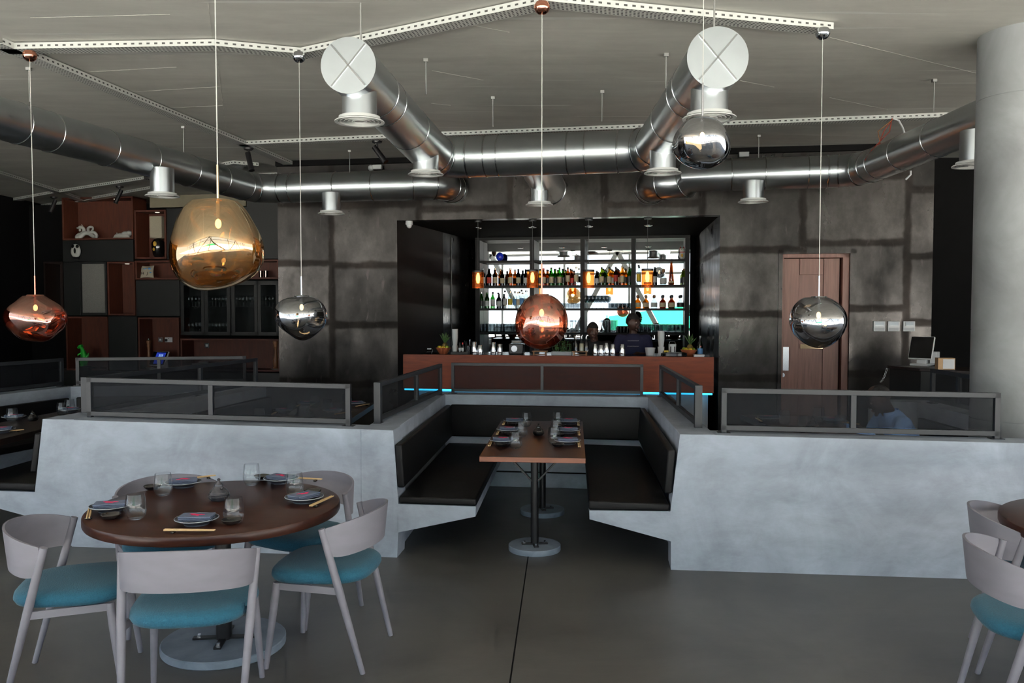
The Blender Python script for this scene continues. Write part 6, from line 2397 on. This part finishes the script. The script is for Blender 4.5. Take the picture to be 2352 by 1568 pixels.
def person(name, label, loc, rz, skin, shirt, P, trousers='trousers', short_sleeve=True):
    t = thing(name, label, 'person', loc, rz)
    hip, chest, neck, head = (Vector(P[k]) for k in ('hip', 'chest', 'neck', 'head'))
    Rh = Matrix.Rotation(P.get('hyaw', 0), 3, 'Z') @ Matrix.Rotation(P.get('hpitch', 0), 3, 'X')
    tilt = P.get('tilt', 0.0)
    bw_ = P.get('w', 1.0)

    def torso(mb, g):
        mid = hip.lerp(chest, 0.5)
        loft(mb, [(hip + Vector((0, 0, -0.09)), 0.145 * bw_ + g, 0.105 + g, tilt), (hip, 0.165 * bw_ + g, 0.115 + g, tilt), (mid, 0.148 * bw_ + g, 0.105 + g, tilt),
                  (chest, 0.172 * bw_ + g, 0.118 + g, tilt), (chest.lerp(neck, 0.55), 0.165 * bw_ + g, 0.095 + g, tilt), (chest.lerp(neck, 0.85), 0.105 + g, 0.07 + g, tilt), (chest.lerp(neck, 0.97), 0.06 + g, 0.056 + g, tilt)])
    b = MB()
    torso(b, -0.006)
    limb(b, [neck + Vector((0, 0.01, -0.06)), neck.lerp(head, 0.55)], [0.058, 0.052])
    head_shape(b, head, Rh, P.get('hs', 1.0))
    for s_ in (-1, 1):
        k = 'R' if s_ > 0 else 'L'
        sh_, el, wr = (Vector(P[j + k]) for j in ('sh', 'el', 'wr'))
        limb(b, [sh_, sh_.lerp(el, 0.4), el, el.lerp(wr, 0.35), wr], [0.052, 0.047, 0.038, 0.036, 0.025])
        hd_ = Vector(P.get('hd' + k, tuple((wr - el).normalized())))
        hand(b, wr, hd_, P.get('hu' + k, (0, 0, 1)), s_, P.get('curl', 0.5))
        kn, an = Vector(P['kn' + k]), Vector(P['an' + k])
        hp = hip + Vector((s_ * 0.09, 0, -0.06))
        limb(b, [hp, hp.lerp(kn, 0.5), kn, kn.lerp(an, 0.35), an], [0.088, 0.076, 0.056, 0.054, 0.038])
        limb(b, [an + Vector((0, 0, -0.045)), an + Vector((0, -0.09, -0.055)), an + Vector((0, -0.16, -0.06))], [0.036, 0.036, 0.028])
    finish(b, 'body', skin, t, 0.009, 2)
    g = MB()
    torso(g, 0.012)
    limb(g, [chest.lerp(neck, 0.75), neck + Vector((0, 0.005, -0.035))], [0.075, 0.064])
    for s_ in (-1, 1):
        k = 'R' if s_ > 0 else 'L'
        sh_, el, wr = (Vector(P[j + k]) for j in ('sh', 'el', 'wr'))
        limb(g, [chest.lerp(neck, 0.55) + Vector((s_ * 0.07, 0, 0)), sh_], [0.075, 0.064])
        if short_sleeve:
            limb(g, [sh_, sh_.lerp(el, 0.45), sh_.lerp(el, 0.8)], [0.064, 0.06, 0.055])
        else:
            limb(g, [sh_, sh_.lerp(el, 0.45), el, el.lerp(wr, 0.4), el.lerp(wr, 0.92)], [0.066, 0.06, 0.053, 0.049, 0.04])
    o = finish(g, 'shirt', shirt, t, 0.011, 3)
    if P.get('collar'):
        m = MB()
        base = neck + Vector((0, 0.0, -0.028))
        pts_o, n_ = [], 20
        for i in range(n_ + 1):
            a = -PI / 2 + 0.35 + (2 * PI - 0.7) * i / n_
            r0, r1 = 0.069, 0.083
            R2 = Matrix.Rotation(tilt, 3, 'X')
            pts_o.append((base + R2 @ Vector((r0 * math.cos(a), r0 * math.sin(a), 0.035)), base + R2 @ Vector((r1 * math.cos(a), r1 * math.sin(a), -0.012 - (0.035 if i in (0, n_) else 0)))))
        va = [(m.bm.verts.new(a), m.bm.verts.new(b2)) for a, b2 in pts_o]
        for (a, b2), (c2, d2) in zip(va, va[1:]):
            m.bm.faces.new([a, c2, d2, b2])
        co = m.build('collar', shirt, o)
        so = co.modifiers.new('thick', 'SOLIDIFY')
        so.thickness = 0.005
    tr_ = MB()
    loft(tr_, [(hip + Vector((0, 0, -0.11)), 0.155 * bw_, 0.118, tilt), (hip + Vector((0, 0, 0.0)), 0.172 * bw_, 0.124, tilt), (hip + Vector((0, 0, 0.05)), 0.168 * bw_, 0.12, tilt)])
    for k, s_ in (('L', -1), ('R', 1)):
        kn, an = Vector(P['kn' + k]), Vector(P['an' + k])
        hp = hip + Vector((s_ * 0.09, 0, -0.06))
        limb(tr_, [hp, hp.lerp(kn, 0.5), kn, kn.lerp(an, 0.9)], [0.1, 0.088, 0.07, 0.06])
    finish(tr_, 'trousers', trousers, t, 0.013, 3)
    for k in 'LR':
        an = Vector(P['an' + k])
        m = MB().ball(an + Vector((0, -0.06, -0.06)), (0.048, 0.13, 0.04), 18, 12, lambda q: Vector((q.x, q.y, max(q.z, -0.025))))
        m.build('shoe', 'black_matte', t)
    face_parts(t, head, Rh, 'hair_black', cut=P.get('cut', 0.0))
    return t, o


# bartender in navy, facing the room, head turned to the wooden door
p = back(1455, 705, CNT + 0.98)
p2, o2 = person('person', 'bartender in a navy T-shirt with two lines of small pale print, looking sideways', (p.x, p.y, 0), ROTB, 'skin_deep', 'shirt_navy', {
    'hip': (0, 0.02, 0.9), 'chest': (0, 0, 1.17), 'neck': (0.0, 0.0, 1.385), 'head': (-0.005, -0.025, 1.53), 'hyaw': 0.95, 'hpitch': 0.08, 'w': 1.08, 'cut': 0.012,
    'shL': (-0.19, 0, 1.31), 'elL': (-0.27, -0.10, 1.08), 'wrL': (-0.13, -0.30, 1.09), 'shR': (0.19, 0, 1.31), 'elR': (0.25, -0.09, 1.08), 'wrR': (0.10, -0.28, 1.11),
    'hdL': (0.75, -0.5, -0.15), 'hdR': (-0.75, -0.45, 0.05), 'knL': (-0.1, 0, 0.49), 'anL': (-0.11, 0.03, 0.085), 'knR': (0.1, 0, 0.49), 'anR': (0.11, 0.03, 0.085), 'curl': 0.6})
for z, w in ((1.285, 0.15), (1.212, 0.16)):
    m = MB()
    rr = random.Random(int(z * 100))
    x = -w / 2
    while x < w / 2:
        l = rr.uniform(0.006, 0.014)
        m.box((x + l / 2, -0.124 - (0.022 if z < 1.25 else 0), z + rr.uniform(-.001, .001)), (l, 0.004, 0.006))
        x += l + 0.004
    m.build('small_print_text', 'white_ceramic', o2, smooth=0)
# bartender in black, bending to her work
p = back(1362, 705, CNT + 1.22)
person('person', 'bartender in black with cropped hair, looking down behind the syrup bottles', (p.x, p.y, 0), ROTB, 'skin_dark', 'shirt_black', {
    'hip': (0.08, 0.10, 0.86), 'chest': (0.06, 0.04, 1.08), 'neck': (0.03, 0.0, 1.27), 'head': (0.0, -0.045, 1.41), 'hyaw': 0.35, 'hpitch': 0.28, 'tilt': 0.15, 'w': 0.95,
    'shL': (-0.12, 0, 1.20), 'elL': (-0.19, -0.12, 0.99), 'wrL': (-0.10, -0.32, 0.98), 'shR': (0.22, 0.02, 1.21), 'elR': (0.33, -0.06, 1.04), 'wrR': (0.24, -0.29, 1.0),
    'hdL': (0.3, -0.9, 0), 'hdR': (-0.2, -0.95, 0), 'knL': (-0.02, 0.02, 0.47), 'anL': (-0.03, 0.06, 0.085), 'knR': (0.16, 0.02, 0.47), 'anR': (0.17, 0.06, 0.085)}, short_sleeve=False)
# man in blue reading at the dark table: faces the table, seen from his own left
hp = at_y(2050, 955, 6.95)
person('person', 'seated man in a light blue shirt with lowered head behind the mesh rail', (hp.x + 0.02, hp.y, -0.02), math.radians(-90), 'skin_deep', 'shirt_blue', {
    'hip': (0, 0.12, 0.46), 'chest': (0, 0.05, 0.70), 'neck': (0, -0.035, 0.915), 'head': (0.0, -0.135, 1.015), 'hyaw': 0.0, 'hpitch': 0.55, 'tilt': 0.28, 'w': 1.12, 'collar': True, 'cut': -0.015,
    'shL': (-0.205, -0.02, 0.835), 'elL': (-0.26, -0.13, 0.655), 'wrL': (-0.14, -0.36, 0.765), 'shR': (0.205, -0.02, 0.835), 'elR': (0.26, -0.14, 0.655), 'wrR': (0.13, -0.36, 0.765),
    'hdL': (0.35, -0.9, -0.02), 'hdR': (-0.35, -0.9, -0.02), 'knL': (-0.12, -0.36, 0.49), 'anL': (-0.12, -0.34, 0.09), 'knR': (0.12, -0.36, 0.49), 'anR': (0.12, -0.34, 0.09), 'curl': 0.35}, short_sleeve=False)

# ================================================================== TABLE SETTINGS


def plate_master():
    t = thing('plate', 'x', 'plate', (0, 0, -50))
    MB().lathe([(0, 0.006), (0.05, 0.006), (0.052, 0.0), (0.056, 0.0), (0.058, 0.007), (0.085, 0.022), (0.0985, 0.028), (0.098, 0.031), (0.083, 0.026), (0.055, 0.013), (0, 0.012)], (0, 0, 0), 40).build('glazed_dish', 'plate_glaze', t, smooth=40)
    MB().tube([(0.0985 * math.cos(a), 0.0985 * math.sin(a), 0.0297) for a in [2 * PI * k / 48 for k in range(48)]], 0.0018, 6, closed=True).build('rim', 'plate_rim', t)
    return t


def napkin_master():
    t = thing('napkin', 'x', 'napkin', (0, 0, -50))
    m = MB()
    for k, (w, d) in enumerate(((0.15, 0.09), (0.146, 0.087), (0.15, 0.09))):
        m.box((0, 0.001 * k, 0.004 + 0.0075 * k), (w, d, 0.0062), 0.01 * k)
    m.build('folded_cloth', 'napkin', t, smooth=0, bevel=0.0025, bseg=3)
    # a pink swallow-like brush mark
    f = MB()

    def stroke(pts, ws):
        z = 0.0233
        L_s, R_s = [], []
        for i, p in enumerate(pts):
            q = Vector(pts[min(i + 1, len(pts) - 1)]) - Vector(pts[max(i - 1, 0)])
            n_ = Vector((-q.y, q.x)).normalized() * ws[i]
            L_s.append((p[0] + n_.x, p[1] + n_.y, z))
            R_s.append((p[0] - n_.x, p[1] - n_.y, z))
        for i in range(len(pts) - 1):
            f.face([L_s[i], L_s[i + 1], R_s[i + 1], R_s[i]])
    ks = 1.3
    stroke([(-0.036, 0.018), (-0.016, 0.012), (0.004, -0.002), (0.012, -0.016)], [0.002, 0.007, 0.008, 0.002])
    stroke([(0.006, -0.006), (0.02, 0.006), (0.037, 0.004)], [0.005, 0.007, 0.002])
    stroke([(-0.024, -0.004), (-0.008, -0.002), (0.006, -0.012)], [0.002, 0.005, 0.004])
    o = f.build('pink_emblem', 'napkin_pink', t, smooth=0)
    s = o.modifiers.new('thick', 'SOLIDIFY')
    s.thickness = 0.0008
    return t


def tumbler_master():
    prof = [(0, 0.001), (0.028, 0.0), (0.036, 0.004), (0.0455, 0.022), (0.0495, 0.045), (0.047, 0.075), (0.0405, 0.12), (0.0393, 0.1205), (0.0455, 0.075), (0.0478, 0.045), (0.044, 0.024), (0.035, 0.0085), (0, 0.007)]
    o = MB().lathe(prof, (0, 0, 0), 40).build('drinking_glass', 'glass', smooth=60)
    o.location = (0, 0, -50)
    return tag(o, 'x', 'glass')


def dish_master():
    o = MB().lathe([(0, 0), (0.025, 0), (0.04, 0.01), (0.047, 0.022), (0.045, 0.024), (0.036, 0.013), (0, 0.008)], (0, 0, 0), 32).build('sauce_dish', 'dish_glaze', smooth=60)
    o.location = (0, 0, -50)
    return tag(o, 'x', 'dish')


def stick_master():
    o = MB().tube([(-0.115, 0, 0.0035), (0.05, 0, 0.0035), (0.115, 0, 0.0035)], [0.0045, 0.0042, 0.0028], 8).build('chopstick', 'wood_light')
    o.location = (0, 0, -50)
    return tag(o, 'x', 'chopstick')


def rest_master():
    o = MB().ball((0, 0, 0.005), (0.018, 0.011, 0.0065), 16, 8).build('chopstick_rest', 'dish_glaze')
    o.location = (0, 0, -50)
    return tag(o, 'x', 'chopstick rest')


PM, NM, TM, DM, KM, RM = plate_master(), napkin_master(), tumbler_master(), dish_master(), stick_master(), rest_master()


def pot(px, py, z, mat, label, s=1.0):
    c = at_z(px, py, z)
    t = thing('soy_pot', label, 'pot', (c.x, c.y, z), 0, 'little lidded sauce pots')
    pr = [(0, 0), (0.036, 0)]
    for k in range(13):
        u = k / 12
        T_ = ((0, .036), (.1, .044), (.25, .049), (.45, .0475), (.6, .041), (.75, .032), (.9, .022), (1.01, .017))
        i_ = max(q for q in range(7) if T_[q][0] <= u)
        r = T_[i_][1] + (T_[i_ + 1][1] - T_[i_][1]) * (u - T_[i_][0]) / (T_[i_ + 1][0] - T_[i_][0])
        pr += [(r * 1.045 * 1.02, 0.002 + u * 0.068), (r * 0.985 * 1.02, 0.0045 + u * 0.068)]
    pr += [(0.018, 0.074), (0, 0.074)]
    o = MB().lathe([(r * s, zz * s) for r, zz in pr], (0, 0, 0), 32).build('pot_body', mat, t, smooth=25)
    MB().lathe([(0.021 * s, 0.071 * s), (0.02 * s, 0.077 * s), (0.009 * s, 0.088 * s), (0.006 * s, 0.095 * s), (0.0085 * s, 0.101 * s), (0.004 * s, 0.107 * s), (0, 0.107 * s)], (0, 0, 0), 20).build('lid', mat, t)
    MB().tube([(0.022 * s, -0.028 * s, 0.062 * s), (0.027 * s, -0.04 * s, 0.068 * s)], [0.007 * s, 0.005 * s], 10).build('spout', mat, t)
    return t


def setting(where, z, grp, plate=None, nap=0.0, glass=None, dish=None, sticks=None, rest=None, tall=1.0):
    if plate:
        c = at_z(plate[0], plate[1], z)
        dup(PM, (c.x, c.y, z), 0, 'dark ceramic plate ' + where, grp + ' plates')
        dup(NM, (c.x, c.y, z + 0.021), nap, 'grey napkin with pink emblem ' + where, grp + ' napkins')
    if glass:
        c = at_z(glass[0], glass[1], z)
        dup(TM, (c.x, c.y, z), 0, 'stemless clear glass ' + where, grp + ' glasses')
    if dish:
        c = at_z(dish[0], dish[1], z)
        dup(DM, (c.x, c.y, z), 0, 'small dark sauce dish ' + where, grp + ' sauce dishes')
    if sticks:
        a, b = at_z(sticks[0], sticks[1], z), at_z(sticks[2], sticks[3], z)
        d = (b - a).normalized()
        c = (a + b) / 2
        n = Vector((-d.y, d.x, 0)) * 0.0055
        yaw = math.atan2(d.y, d.x)
        for s_, w in ((1, 'inner'), (-1, 'outer')):
            dup(KM, (c.x + n.x * s_, c.y + n.y * s_, z + 0.012), yaw, f'{w} pale chopstick of the pair {where}', grp + ' chopsticks')
        q = c + d * 0.075 * (1 if (rest or 1) > 0 else -1)
        dup(RM, (q.x, q.y, z), yaw + PI / 2, 'dark glazed chopstick rest ' + where, grp + ' chopstick rests')


g1 = 'round table'
setting('at the round table seat cut by the photo edge', ZT, g1, (254, 1173), 1.9 - PI / 2 - 0.1, (312, 1191), (254, 1191), (210, 1166, 200, 1204), 1)
setting('at the round table seat seen from behind', ZT, g1, (452, 1203), 0.05, (537, 1200), (532, 1203), (366, 1224, 505, 1225), -1)
setting('at the round table seat standing sideways', ZT, g1, (699, 1152), 1.0, (677, 1136), (718, 1135), (716, 1167, 762, 1146), -1)
setting('at the round table rear seat nearer the booth', ZT, g1, (646, 1108), -0.45 + PI, (578, 1113), (602, 1100), (678, 1103, 717, 1105), 1)
setting('at the round table rear seat showing only its rim', ZT, g1, (421, 1117), 0.35 + PI, (375, 1137), (350, 1124), (437, 1104, 462, 1101), 1)
pot(503, 1148, ZT, 'pot_glaze', 'ribbed grey sauce pot with a pointed lid in the middle of the round table', 1.08)
g2 = 'booth table'
for side, seat in (('L', 'round-table side'), ('R', 'long-wall side')):
    rows_ = {'L': (((1155, 1018), (1184, 1029), (1152, 1025), (1122, 1031, 1131, 1014)), ((1169, 993), (1197, 1003), (1168, 999), (1141, 1003, 1147, 990)), ((1182, 972), (1208, 979), (1180, 977), (1155, 980, 1161, 969))),
             'R': (((1304, 1019), (1273, 1018), (1282, 1026), (1331, 1032, 1329, 1017)), ((1305, 994), (1277, 998), (1285, 1002), (1330, 1003, 1329, 993)), ((1306, 973), (1282, 978), (1288, 981), (1329, 980, 1328, 972)))}[side]
    for (pl_, gl_, di_, st_), nm in zip(rows_, ('nearest the viewer', 'in the middle', 'nearest the bar')):
        setting(f'on the booth table, {seat}, {nm}', ZT, g2, pl_, 0.0, gl_, di_, st_, 1)
pot(1237, 999, ZT, 'pot_dark', 'shiny black sauce pot in the middle of the booth table', 0.88)
g3 = 'rear table'
W3 = 'behind the long rail, '
for plc, gls, stk, nm in (((652, 948), (670, 953), (624, 955, 640, 947), 'second place on the left bench'), ((705, 931), (723, 936), (681, 936, 694, 930), 'rear place on the left bench'),
                          ((766, 948), (752, 945), (779, 953, 798, 950), 'middle place on the booth side'), ((817, 931), (797, 931), (825, 935, 841, 932), 'rear place on the booth side'),
                          ((708, 973), (699, 962), (720, 974, 740, 972), 'front place on the booth side')):
    setting(W3 + nm, ZT, g3, plc, 0.4, gls, None, stk, 1)
setting(W3 + 'front place on the left bench', ZT, g3, None, 0, (596, 969))
pot(708, 958, ZT, 'pot_dark', 'black sauce pot on the dark table behind the long rail', 1.0)
g4 = 'far left table'
W4 = 'on the far left table, '
setting(W4 + 'middle place', ZT, g4, (32, 963), 0.4, (28, 968))
setting(W4 + 'cut by the photo edge', ZT, g4, (4, 993), 0.4, None, None, (-2, 995, 37, 992), 1)
setting(W4 + 'by the thick post', ZT, g4, (160, 946), 0.2, (160, 945))
setting(W4 + 'single glass nearer the sauce pot', ZT, g4, None, 0, (143, 953))
pot(75, 966, ZT, 'pot_dark', 'black sauce pot on the far left dark table', 0.9)
g5 = 'seated man table'
W5 = "on the seated man's table, "
setting(W5 + 'place furthest from him', ZT, g5, (1766, 966), 0.2, (1802, 974), None, (1733, 961, 1754, 974), 1)
setting(W5 + 'place before the wooden door', ZT, g5, (1912, 971), -0.2, (1881, 967), None, (1935, 973, 1958, 976), -1)
setting(W5 + 'glass beside the black sauce pot', ZT, g5, None, 0, (1846, 988))
setting(W5 + 'glass nearest his hands', ZT, g5, None, 0, (1930, 987), (1842, 992))
pot(1866, 984, ZT, 'pot_dark', "black sauce pot on the seated man's table", 1.0)
for m_ in (PM, NM, TM, DM, KM, RM):
    kill(m_)

# ------------------------------------------------------------------ tidy the working marks away
for o in bpy.data.objects:
    for k in ('_w', '_rz'):
        if k in o:
            del o[k]
